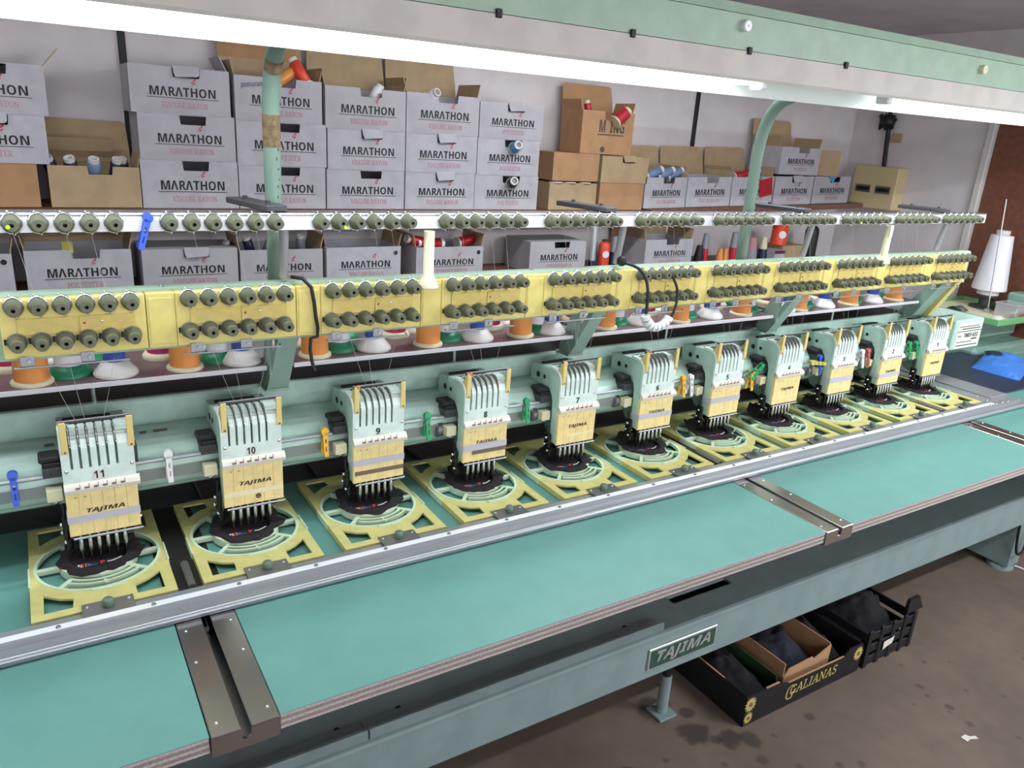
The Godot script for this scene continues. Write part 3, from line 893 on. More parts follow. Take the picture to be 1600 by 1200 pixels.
# ---------------------------------------------------------------- hoops with the cap panels in them
func make_hoop() -> Node3D:
	var t := Node3D.new()
	var holes := [Array(circle(Vector2.ZERO, 0.1085, 56)),
		[Vector2(-0.095, 0.092), Vector2(-0.096, 0.151), Vector2(-0.052, 0.151), Vector2(-0.05, 0.122), Vector2(-0.072, 0.112)],
		[Vector2(0.095, 0.09), Vector2(0.096, 0.151), Vector2(0.05, 0.151), Vector2(0.05, 0.12), Vector2(0.074, 0.108)],
		[Vector2(-0.098, -0.156), Vector2(-0.096, -0.096), Vector2(-0.072, -0.118), Vector2(-0.052, -0.128), Vector2(-0.052, -0.156)],
		[Vector2(0.098, -0.156), Vector2(0.096, -0.096), Vector2(0.072, -0.118), Vector2(0.052, -0.128), Vector2(0.052, -0.156)]]
	part(t, "frame_plate", floor_plate([Vector2(-0.115, -0.17), Vector2(0.115, -0.17), Vector2(0.115, 0.17), Vector2(-0.115, 0.17)], holes, [-0.0735, 0.0, 0.0735], 0.0095, 0.014), M.hoop_yellow)
	for e in [-1.0, 1.0]:
		part(t, "skirt", bx(e * 0.1135 - 0.0015, 0.001, -0.17, e * 0.1135 + 0.0015, 0.0095, 0.17), M.hoop_yellow)
	part(t, "outer_ring", sh().band(Vector3.ZERO, 0.103, 0.1085, 0, TAU, 0.006, 0.0152, 56), M.hoop_green)
	part(t, "inner_ring", sh().band(Vector3.ZERO, 0.0605, 0.067, 0, TAU, 0.004, 0.02, 40), M.hoop_green)
	part(t, "clamp_ring", sh().band(Vector3.ZERO, 0.0515, 0.056, 0, TAU, 0.004, 0.0245, 40), M.hoop_dark)
	for a in [0.0, 55.0, 125.0, 180.0, 228.0, 318.0]:
		var s := sh()
		s.t = Transform3D(Basis(Vector3.UP, deg_to_rad(a)), Vector3.ZERO)
		s.box(Vector3(0.066, 0.004, -0.0045), Vector3(0.1035, 0.015, 0.0045), 0.001)
		part(t, "spoke", s, M.hoop_green)
	for q in [[0.0745, 0.0785, 232.0, 318.0], [0.0865, 0.090, 234.0, 316.0], [0.105, 0.114, 260.0, 290.0]]:
		part(t, "tension_band", sh().band(Vector3.ZERO, q[0], q[1], deg_to_rad(q[2]), deg_to_rad(q[3]), 0.004 if q[0] < 0.1 else 0.0125, 0.0165 if q[0] < 0.1 else 0.0165, 14), M.hoop_green)
	part(t, "tension_screw", sh().cyl(Vector3(0.002, 0.012, 0.07), Vector3(0.006, 0.012, 0.092), 0.003, -1, 8), M.hoop_green)
	for e in [-1.0, 1.0]:
		part(t, "edge_rail", bx(e * 0.1155 - 0.0018, 0.001, -0.012, e * 0.1155 + 0.0018, 0.0165, 0.055, 0.0008), M.hoop_green)
	var cp := part(t, "clamp_plate", bx(-0.04, 0.014, 0.153, 0.042, 0.0166, 0.196, 0.0006), M.dull_metal)
	part(cp, "clamp_knob", sh().lathe([Vector2(0, 0.0166), Vector2(0.0085, 0.0166), Vector2(0.0095, 0.019), Vector2(0.0095, 0.027), Vector2(0.0075, 0.030), Vector2(0, 0.0305)], 14, true, Vector3(0.001, 0, 0.172)), M.green_knob)
	for x in [-0.032, 0.034]:
		part(cp, "clamp_screw", sh().lathe([Vector2(0, 0.0166), Vector2(0.0035, 0.0166), Vector2(0.003, 0.0185), Vector2(0, 0.019)], 10, true, Vector3(x, 0, 0.164)), M.chrome)
	return t


func cap_fabric(seed_: int) -> Shape:
	var s := sh()
	var f := FastNoiseLite.new()
	f.seed = seed_
	f.frequency = 1.0
	var rs := [0.0, 0.02, 0.038, 0.047, 0.0505, 0.0545, 0.058, 0.065, 0.076, 0.09]
	var seg := 40
	var pts := []
	for i in rs.size():
		var ring := []
		for k in seg:
			var a := TAU * k / seg
			var wob := f.get_noise_2d(cos(a) * 1.3 + 5, sin(a) * 1.3)
			var jag := f.get_noise_2d(cos(a) * 4.0 + 20, sin(a) * 4.0)
			var back := maxf(0.0, sin(a))
			var r: float = rs[i]
			var y := 0.0185
			if i >= 4:
				y = 0.0255
			if i > 5:
				var e := (r - 0.0545) / 0.0355
				var reach := 0.25 + 0.35 * wob + 0.25 * jag + 0.5 * back * back
				reach += 0.5 * maxf(0.0, cos(a - 0.1) - 0.75) * 3.0
				reach = clampf(reach + 0.12, 0.15, 1.3)
				r = 0.0545 + 0.0355 * e * reach
				y = 0.0255 + 0.02 * e * reach * (back * 0.55 + jag * 0.5) - 0.0035 * e * (1.0 - back)
			ring.append(Vector3(cos(a) * r, y + 0.0008 * f.get_noise_2d(cos(a) * r * 90.0, sin(a) * r * 90.0), -sin(a) * r))
		pts.append(ring)
	for i in rs.size() - 1:
		for k in seg:
			var j := (k + 1) % seg
			s.tri(pts[i][k], pts[i + 1][k], pts[i + 1][j])
			if i > 0:
				s.tri(pts[i][k], pts[i + 1][j], pts[i][j])
			var dn := Vector3(0, -0.0012, 0)
			s.tri(pts[i][k] + dn, pts[i + 1][j] + dn, pts[i + 1][k] + dn)
			if i > 0:
				s.tri(pts[i][k] + dn, pts[i][j] + dn, pts[i + 1][j] + dn)
	return s


func hoops() -> void:
	var proto := make_hoop()
	var pink := mk("stitch_white", "e8dcdc", 0.7)
	mk("stitch_red", "d63a3f", 0.7)
	mk("stitch_orange", "d8844a", 0.7)
	mk("stitch_blue", "4a68b8", 0.7)
	mk("stitch_pink", "c94468", 0.7)
	for k in 11:
		var num: int = 11 - k
		var at := Vector3(0.5195 + P * k, 0.895, -0.0145)
		var t: Node3D = proto.duplicate()
		t.name = numbered("embroidery_hoop")
		add_child(t)
		t.position = at
		tag(t, "yellow-green plastic hoop frame on the table under the head numbered %s" % say_number(num), "embroidery hoop", "hoop frames")
		var c := thing("cap_panel", "black cap panel with small stitched logo clamped under the head numbered %s" % say_number(num), "fabric", at, "cap panels in the hoops")
		part(c, "fabric", cap_fabric(100 + k), M.cap_fabric)
		var row := [["N", -0.033, "stitch_white"], ["N", -0.0305, "stitch_red"], ["I", -0.0235, "stitch_orange"], ["k", -0.017, "stitch_blue"], ["P", 0.005, "stitch_red"]]
		for e in row:
			var o := part(c, "stitched_letter", lettering(e[0], 0.0035 if e[0] == "I" else 0.007, 0.011, "sansbold"), M[e[2]], Vector3(e[1], 0.0195, 0.024))
			o.rotation.x = -PI / 2
		part(c, "stitched_line", sh().box(Vector3(-0.014, 0.019, 0.026), Vector3(-0.003, 0.0195, 0.0275)), M.stitch_blue)
		part(c, "stitched_swoosh", sh().tube(bezier(Vector3(0.013, 0.0192, 0.025), Vector3(0.022, 0.0192, 0.0275), Vector3(0.03, 0.0192, 0.022), Vector3(0.038, 0.0192, 0.017)), 0.0012, 6), M.stitch_white)
		# dark cover of the hook arm behind the hoop
		solo("hook_cover", bx(at.x - 0.052, 0.89, -0.335, at.x + 0.048, 0.902, -0.2, 0.003), M.hook_cover, "dark brown hook arm cover plate behind the hoop of head %s" % say_number(num), "cover plate", Vector3.ZERO, "hook arm covers")


# ---------------------------------------------------------------- thread guide rail and tension units
func knob_mesh(stepped: bool) -> ArrayMesh:
	var s := sh()
	if stepped:
		s.turned([Vector2(0, 0), Vector2(0.0145, 0), Vector2(0.0148, 0.003), Vector2(0.0125, 0.005), Vector2(0.0125, 0.008), Vector2(0.0138, 0.009), Vector2(0.0132, 0.016), Vector2(0.0112, 0.018), Vector2(0.0104, 0.035), Vector2(0.0096, 0.0365), Vector2(0.0034, 0.0365), Vector2(0.0034, 0.016), Vector2(0, 0.016)], Vector3.ZERO, Vector3.BACK, 24)
	else:
		s.turned([Vector2(0, 0), Vector2(0.0138, 0), Vector2(0.0142, 0.005), Vector2(0.0132, 0.008), Vector2(0.0106, 0.033), Vector2(0.0096, 0.035), Vector2(0.0034, 0.035), Vector2(0.0034, 0.015), Vector2(0, 0.015)], Vector3.ZERO, Vector3.BACK, 24)
	return s.mesh()


func guide_rail() -> void:
	var plain := knob_mesh(false)
	var stepped := knob_mesh(true)
	var ring := sh()
	ring.turned([Vector2(0.0125, 0.0), Vector2(0.0155, 0.0), Vector2(0.0162, 0.0015), Vector2(0.0155, 0.003), Vector2(0.0143, 0.004), Vector2(0.0125, 0.003), Vector2(0.0125, 0.0)], Vector3.ZERO, Vector3.BACK, 20, true, Vector2(1.0, 1.14))
	ring.ball(Vector3(-0.004, 0.0185, 0.002), 0.0022, 6).ball(Vector3(0.003, -0.0185, 0.003), 0.002, 6)
	var ring_mesh := ring.mesh()
	var flat := sh().turned([Vector2(0.011, 0.0), Vector2(0.0155, 0.0), Vector2(0.0158, 0.001), Vector2(0.0152, 0.002), Vector2(0.011, 0.002), Vector2(0.011, 0.0)], Vector3.ZERO, Vector3.BACK, 20).mesh()
	var t := thing("thread_guide_rail", "long white aluminium rail carrying a row of olive thread knobs", "rail", Vector3(0, 1.533, -0.022))
	part(t, "rail_bar", side_prism([Vector2(-0.022, 0), Vector2(0, 0), Vector2(0, 0.026), Vector2(-0.003, 0.029), Vector2(-0.022, 0.029)], -0.55, 3.44), M.alu_white)
	part(t, "top_lip", side_prism([Vector2(-0.03, 0.0295), Vector2(0.0015, 0.0295), Vector2(0.0015, 0.0325), Vector2(-0.03, 0.034)], -0.55, 3.44), M.chrome)
	for k in range(-1, 11):
		for i in 6:
			var x := 0.416 + P * k + 0.0373 * i
			if x < 0.37:
				continue
			var o := part(t, "guide_knob", plain, M.olive, Vector3(x, 0.016, 0.001))
			part(o, "spring_ring", ring_mesh, M.chrome)
			if [k, i] in [[0, 1], [1, 5 - 5], [2, 1], [8, 1]]:
				if k != 1:
					part(o, "sticker", sh().turned([Vector2(0, 0), Vector2(0.0035, 0), Vector2(0.0035, 0.0006), Vector2(0, 0.0006)], Vector3(-0.005 if k == 0 else 0.004, -0.002 if k == 0 else -0.007, 0.0352), Vector3.BACK, 8), M.lime_sticker)
	# posts between rail and bar
	for x in [0.90, 1.755, 2.49, 3.215]:
		part(t, "post", sh().cyl(Vector3(x, -0.098, -0.028), Vector3(x, 0.0, -0.012), 0.0092, -1, 16), M.alu)
	part(t, "post", sh().cyl(Vector3(1.72, -0.098, -0.085), Vector3(1.72, 0.03, -0.085), 0.0095, -1, 16), M.alu)
	for x in [0.885, 1.705, 2.45, 3.2]:
		var s := sh()
		s.t = Transform3D(Basis(Vector3.UP, 0.25), Vector3(x, 0.034, -0.01))
		s.box(Vector3(-0.022, 0, -0.16), Vector3(0.022, 0.012, 0.005), 0.002)
		var o := part(t, "flat_bracket", s, M.dark_metal)
		for z in [-0.03, -0.12]:
			part(o, "bolt", sh().lathe([Vector2(0, 0), Vector2(0.005, 0), Vector2(0.005, 0.006), Vector2(0, 0.006)], 6, false, s.t * Vector3(0, 0.012, z)), M.dark_metal)

	# the green channel that carries the tension units
	var b := thing("tension_bar", "pale green channel and slanted brackets behind the yellow tension units", "bar", Vector3(0, 1.31, 0))
	part(b, "channel", side_prism([Vector2(-0.07, 0), Vector2(-0.042, 0), Vector2(-0.042, 0.112), Vector2(-0.048, 0.117), Vector2(-0.07, 0.117)], -0.55, 3.44), M.lamp_green)
	for x in [0.905, 1.715, 2.51]:
		part(b, "brace", side_prism([Vector2(-0.042, 0.002), Vector2(-0.06, 0.002), Vector2(-0.155, -0.138), Vector2(-0.13, -0.138)], x - 0.021, x + 0.021), M.green_body)
		part(b, "back_plate", side_prism([Vector2(-0.12, 0.0), Vector2(-0.085, 0.0), Vector2(-0.1, -0.1), Vector2(-0.13, -0.141), Vector2(-0.175, -0.141), Vector2(-0.175, -0.12)], x - 0.026, x - 0.021), M.green_body)
		part(b, "brace_foot", bx(x - 0.03, -0.141, -0.185, x + 0.022, -0.136, -0.125, 0.001), M.green_body)
	part(b, "end_brace", side_prism([Vector2(-0.042, 0.002), Vector2(-0.085, 0.002), Vector2(-0.19, -0.14), Vector2(-0.13, -0.14)], 3.3, 3.37), M.green_body)
	part(b, "end_cover", side_prism([Vector2(-0.03, 0.004), Vector2(-0.085, 0.002), Vector2(-0.185, -0.14), Vector2(-0.11, -0.14)], 3.37, 3.40), M.bracket_yellow)
	for i in 11:
		part(b, "edge_screw", sh().lathe([Vector2(0, 0), Vector2(0.0045, 0), Vector2(0.003, 0.003), Vector2(0, 0.004)], 10, true, Vector3(0.675 + i * P, 0.117, -0.055)), M.dull_metal)

	# one yellow tension unit for each head
	var proto := Node3D.new()
	part(proto, "panel", bx(-0.112, 0.009, 0, 0.112, 0.1115, 0.022, 0.0015), M.yellow_bar)
	part(proto, "blank_cover", sh().box(Vector3(0.1135, 0.009, 0), Vector3(0.1625, 0.1115, 0.021), 0.001).box(Vector3(0.117, 0.016, 0.021), Vector3(0.1595, 0.103, 0.0222), 0.0008), M.yellow_bar)
	for e in [[-0.088, 0.002], [0.005, 0.094]]:
		part(proto, "label_field", bx(e[0], 0.05, 0.022, e[1], 0.079, 0.0245, 0.0008), M.yellow_dark)
	part(proto, "lower_field", bx(-0.09, 0.02, 0.022, 0.1, 0.046, 0.0226, 0.0004), M.yellow_bar)
	part(proto, "indicator", sh().turned([Vector2(0, 0), Vector2(0.0024, 0), Vector2(0.0018, 0.0018), Vector2(0, 0.0022)], Vector3(0.0005 + 0.012, 0.066, 0.0245), Vector3.BACK, 10, true), M.red_ink)
	part(proto, "screw", sh().turned([Vector2(0, 0), Vector2(0.0022, 0), Vector2(0.0018, 0.003), Vector2(0, 0.0035)], Vector3(0.04, 0.068, 0.0245), Vector3.BACK, 10, true), M.chrome)
	for i in 6:
		var x := -0.0895 + 0.0355 * i
		var o := part(proto, "tension_knob", plain, M.olive, Vector3(x, 0.1005, 0.0225))
		part(o, "spring_ring", ring_mesh, M.chrome)
		o = part(proto, "tension_dial", stepped, M.olive, Vector3(x - 0.001, 0.039, 0.0232))
		part(o, "disc", flat, M.dull_metal)
		part(o, "pin_slot_dark", bx(-0.019, -0.004, 0, -0.013, 0.006, 0.0012), M.black)  # black tab painted for the dark of the slot
	part(proto, "wire_guide", sh().tube([Vector3(-0.1, -0.004, 0.02), Vector3(-0.1, -0.006, 0.03), Vector3(0.078, -0.006, 0.03), Vector3(0.078, -0.004, 0.02)], 0.0018, 8), M.alu)
	for x in [-0.08, 0.012]:
		var o := part(proto, "guide_clip", bx(x - 0.011, -0.006, 0.022, x + 0.011, 0.013, 0.0245, 0.0008), M.alu)
		part(o, "clip_screw", sh().turned([Vector2(0, 0), Vector2(0.0042, 0), Vector2(0.0036, 0.003), Vector2(0.001, 0.003), Vector2(0, 0.002)], Vector3(x + 0.003, 0.004, 0.0245), Vector3.BACK, 10), M.chrome)
	for k in 11:
		var num := 11 - k
		var u: Node3D = proto.duplicate()
		u.name = numbered("tension_unit")
		add_child(u)
		u.position = Vector3(0.5285 + P * k, 1.31, -0.042)
		if k == 10:
			u.get_node("blank_cover").free()
		tag(u, "yellow thread tension unit with twelve olive knobs above the head numbered %s" % say_number(num), "tension unit", "thread tension units")
	# plastic sleeves hanging between the rail and the bar
	for e in [[1.197, "ivory plastic sleeve with flared end between heads nine and eight"], [2.83, "ivory plastic sleeve with flared end and paper tag between heads three and two"]]:
		var s := thing("plastic_sleeve", e[1], "sleeve", Vector3(e[0], 1.405, 0.0))
		part(s, "tube", sh().lathe([Vector2(0, 0.0), Vector2(0.022, 0.004), Vector2(0.024, 0.008), Vector2(0.016, 0.024), Vector2(0.0115, 0.032), Vector2(0.0115, 0.126), Vector2(0.0095, 0.126), Vector2(0.0095, 0.03), Vector2(0, 0.03)], 24, true), M.ivory)
		if e[0] > 2:
			part(s, "paper_tag", bx(-0.012, 0.09, 0.012, 0.004, 0.128, 0.0128), M.paper)


# ---------------------------------------------------------------- thread cones
func make_cone(kind: String) -> Node3D:
	var t := Node3D.new()
	var d: Array = {
		"orange": ["cone_cream", "thread_orange", [Vector2(0, 0), Vector2(0.029, 0), Vector2(0.03, 0.003), Vector2(0.029, 0.007), Vector2(0.026, 0.009), Vector2(0, 0.009)], [Vector2(0.024, 0.009), Vector2(0.0245, 0.012), Vector2(0.0235, 0.1), Vector2(0.011, 0.103), Vector2(0.011, 0.108), Vector2(0, 0.108)]],
		"white": ["cone_green", "thread_white", [Vector2(0, 0), Vector2(0.034, 0), Vector2(0.034, 0.004), Vector2(0.03, 0.011), Vector2(0.022, 0.022), Vector2(0, 0.022)], [Vector2(0.0205, 0.02), Vector2(0.021, 0.022), Vector2(0.0195, 0.1), Vector2(0.01, 0.103), Vector2(0.01, 0.11), Vector2(0, 0.11)]],
		"blue": ["cone_white", "thread_blue", [Vector2(0, 0), Vector2(0.0325, 0), Vector2(0.034, 0.003), Vector2(0.033, 0.008), Vector2(0.027, 0.016), Vector2(0.018, 0.03), Vector2(0, 0.03)], [Vector2(0.0165, 0.028), Vector2(0.017, 0.031), Vector2(0.016, 0.1), Vector2(0.01, 0.103), Vector2(0.01, 0.11), Vector2(0, 0.11)]],
		"magenta": ["cone_cream", "thread_magenta", [Vector2(0, 0), Vector2(0.03, 0), Vector2(0.031, 0.006), Vector2(0.026, 0.014), Vector2(0, 0.014)], [Vector2(0.023, 0.014), Vector2(0.023, 0.09), Vector2(0.01, 0.093), Vector2(0, 0.1)]],
		"red": ["cone_white", "thread_red", [Vector2(0, 0), Vector2(0.03, 0), Vector2(0.031, 0.006), Vector2(0.026, 0.014), Vector2(0, 0.014)], [Vector2(0.022, 0.014), Vector2(0.022, 0.09), Vector2(0.01, 0.093), Vector2(0, 0.1)]],
		"navy": ["cone_green", "thread_navy", [Vector2(0, 0), Vector2(0.034, 0), Vector2(0.034, 0.006), Vector2(0.024, 0.018), Vector2(0, 0.018)], [Vector2(0.021, 0.018), Vector2(0.021, 0.09), Vector2(0.01, 0.093), Vector2(0, 0.1)]],
	}[kind]
	part(t, "cone_base", sh().lathe(d[2], 24, true), M[d[0]])
	part(t, "wound_thread", sh().lathe(d[3], 24, true), M[d[1]])
	return t


func rack() -> void:
	var t := thing("thread_rack", "low rack shelf with white front edge carrying thread cones behind the tension bar", "rack", Vector3(0, 1.225, 0))
	for e in [[-0.55, 0.876], [0.934, 1.686], [1.744, 2.481], [2.539, 3.29]]:
		part(t, "shelf", bx(e[0], 0.001, -0.36, e[1], 0.008, -0.112), M.rack_top)
		part(t, "front_edge", bx(e[0], -0.001, -0.112, e[1], 0.009, -0.108, 0.001), M.rack_edge)
	for x in [0.55, 1.37, 2.1, 2.9]:
		part(t, "stud", sh().lathe([Vector2(0, -0.065), Vector2(0.0055, -0.065), Vector2(0.0055, 0.001), Vector2(0, 0.001)], 12, false, Vector3(x, 0, -0.19)), M.chrome)
		part(t, "stud_ring", sh().lathe([Vector2(0.006, -0.02), Vector2(0.008, -0.02), Vector2(0.008, -0.012), Vector2(0.006, -0.012)], 12, false, Vector3(x, 0, -0.19)), M.black)
	for x in [0.1, 1.715, 3.25]:
		part(t, "rear_post", bx(x - 0.015, -0.065, -0.35, x + 0.015, 0.001, -0.32), M.green_body)
	var say := {"orange": "orange thread cone on a cream base", "white": "white thread cone on a green flared base", "blue": "blue thread cone on a white flared base", "magenta": "magenta thread cone on a cream base", "red": "red thread cone on a white base", "navy": "navy thread cone on a dark green base"}
	var protos := {}
	for kind in say:
		protos[kind] = make_cone(kind)
	var rows := [["orange", 0.449, -0.152, 1.0], ["white", 0.516, -0.19, 1.0], ["blue", 0.588, -0.158, 1.0], ["magenta", 0.41, -0.25, 1.0], ["navy", 0.555, -0.28, 1.0], ["red", 0.475, -0.285, 1.0]]
	rng.seed = 5
	for k in range(0, 11):
		for r in rows:
			var x: float = r[1] + P * k + rng.randf_range(-0.006, 0.006)
			if r[0] == "blue" and k in [1, 4]:
				x -= 0.006
			for bx_ in [0.905, 1.715, 2.51]:
				if r[2] > -0.2 and absf(x - bx_) < 0.07:
					x = bx_ + 0.07 * signf(x - bx_)
			if x > 3.225:
				x = 3.225 + 0.02 * (x - 3.225)
			if k == 10 and r[0] != "orange" and r[0] != "white":
				continue
			var o: Node3D = protos[r[0]].duplicate()
			o.name = numbered("thread_cone")
			add_child(o)
			o.scale = Vector3(1.22, 1.0, 1.22)
			o.position = Vector3(x, 1.233, r[2] + rng.randf_range(-0.004, 0.004))
			tag(o, "%s, on the rack behind the head numbered %s" % [say[r[0]], say_number(11 - k)], "thread cone", "thread cones on the rack")
	# a roll of wrapped wire and cords hanging on the bar
	var c := thing("wrapped_cable", "black cable ending in a white spiral wrap hung over the tension bar", "cable", Vector3(1.76, 1.44, 0))
	part(c, "cord", sh().tube(bezier(Vector3(0.0, 0.0, -0.03), Vector3(0.03, 0.0, 0.02), Vector3(0.055, -0.03, 0.028), Vector3(0.05, -0.125, 0.026), 14), 0.004), M.black)
	part(c, "cord_end", sh().tube(bezier(Vector3(0.14, -0.03, 0.006), Vector3(0.165, -0.06, 0.02), Vector3(0.165, -0.1, 0.026), Vector3(0.135, -0.15, 0.026), 12), 0.0035), M.black)
	part(c, "knot", sh().ball(Vector3(-0.002, 0.004, -0.03), 0.013, 10), M.black)
	var wrap := sh()
	for i in 8:
		var a := PI + 0.2 + i * 0.36
		var q := Vector3(0.092 + cos(a) * 0.042, -0.128 + sin(a) * 0.035, 0.026)
		var d := Vector3(-sin(a), cos(a) * 0.85, 0).normalized()
		wrap.cyl(q - d * 0.0058, q + d * 0.0058, 0.0125, 0.0118, 14)
	part(c, "spiral_wrap", wrap, M.peg_white)
	solo("twisted_cord", sh().tube([Vector3(0.915, 1.436, -0.045), Vector3(0.93, 1.437, -0.02), Vector3(0.945, 1.42, -0.012), Vector3(0.95, 1.39, -0.012), Vector3(0.953, 1.36, -0.012), Vector3(0.957, 1.335, -0.012), Vector3(0.955, 1.318, -0.01), Vector3(0.942, 1.315, -0.012), Vector3(0.94, 1.29, -0.012), Vector3(0.943, 1.265, -0.01), Vector3(0.948, 1.245, -0.008)], 0.0038), M.black, "thick black cord hooked over the tension bar between heads ten and nine", "cord")


# ---------------------------------------------------------------- clothes pegs
func peg(color: String, at: Vector3, label: String, lean := 0.0, roll := 0.0, mat2 := "") -> void:
	var t := thing("clothes_peg", label, "clothes peg", at, "clothes pegs")
	t.rotation = Vector3(lean, 0.0, roll)
	for e in [1.0, -1.0]:
		var s := sh()
		s.t = Transform3D(Basis(Vector3.RIGHT, -0.16 * e), Vector3(0, 0, 0.0045 * e))
		s.turned([Vector2(0, -0.0018), Vector2(0.0085, -0.0018), Vector2(0.0085, 0.0018), Vector2(0, 0.0018)], Vector3(0, 0.005, 0), Vector3.BACK, 18)
		s.plate([Vector2(-0.0055, 0.002), Vector2(-0.0048, -0.052), Vector2(0.0048, -0.052), Vector2(0.0055, 0.002)], [[Vector2(-0.002, -0.012), Vector2(-0.002, -0.022), Vector2(0.002, -0.022), Vector2(0.002, -0.012)], [Vector2(-0.0015, -0.028), Vector2(-0.0015, -0.04), Vector2(0.0015, -0.04), Vector2(0.0015, -0.028)]], [0.0], -0.0018, 0.0018)
		part(t, "jaw", s, M[color])
	part(t, "spring", sh().cyl(Vector3(-0.006, -0.017, 0), Vector3(0.006, -0.017, 0), 0.0028, -1, 8), M.chrome)


func pegs() -> void:
	peg("peg_blue", Vector3(0.401, 1.093, -0.04), "blue plastic clothes peg on the chrome rod beside head eleven")
	peg("peg_white", Vector3(0.66, 1.09, -0.04), "white plastic clothes peg on the rod between heads eleven and ten")
	peg("peg_yellow", Vector3(0.977, 1.089, -0.04), "yellow plastic clothes peg on the rod between heads ten and nine")
	peg("peg_green", Vector3(1.225, 1.089, -0.04), "green plastic clothes peg on the rod between heads nine and eight")
	peg("peg_green", Vector3(1.504, 1.089, -0.04), "green plastic clothes peg on the rod between heads eight and seven")
	peg("peg_yellow", Vector3(2.045, 1.089, -0.04), "yellow plastic clothes peg beside a white one between heads six and five")
	peg("peg_white", Vector3(2.074, 1.089, -0.038), "white plastic clothes peg beside a yellow one between heads six and five")
	peg("peg_green", Vector3(2.34, 1.104, -0.012), "green clothes peg tilted over a yellow peg between heads five and four", 0.1, -0.9)
	peg("peg_yellow", Vector3(2.331, 1.075, -0.036), "yellow clothes peg below a tilted green peg between heads five and four")
	peg("peg_lime", Vector3(2.62, 1.083, -0.03), "lime yellow clothes peg lying across the rod between heads four and three", 0.0, 1.45)
	peg("peg_blue", Vector3(2.657, 1.092, -0.036), "blue clothes peg behind a lime one between heads four and three")
	peg("peg_white", Vector3(2.886, 1.089, -0.036), "white clothes peg beside a red one between heads three and two")
	peg("peg_red", Vector3(2.92, 1.089, -0.036), "dull red clothes peg beside a white one between heads three and two")
	peg("peg_green", Vector3(3.165, 1.092, -0.036), "green clothes peg of the upright pair between heads two and one")
	peg("peg_green", Vector3(3.206, 1.092, -0.034), "green clothes peg of the pair between heads two and one, leaning slightly", 0.0, 0.12)
	peg("peg_blue", Vector3(0.655, 1.553, -0.015), "blue clothes peg clipped to the white thread guide rail", 0.0, -0.3)


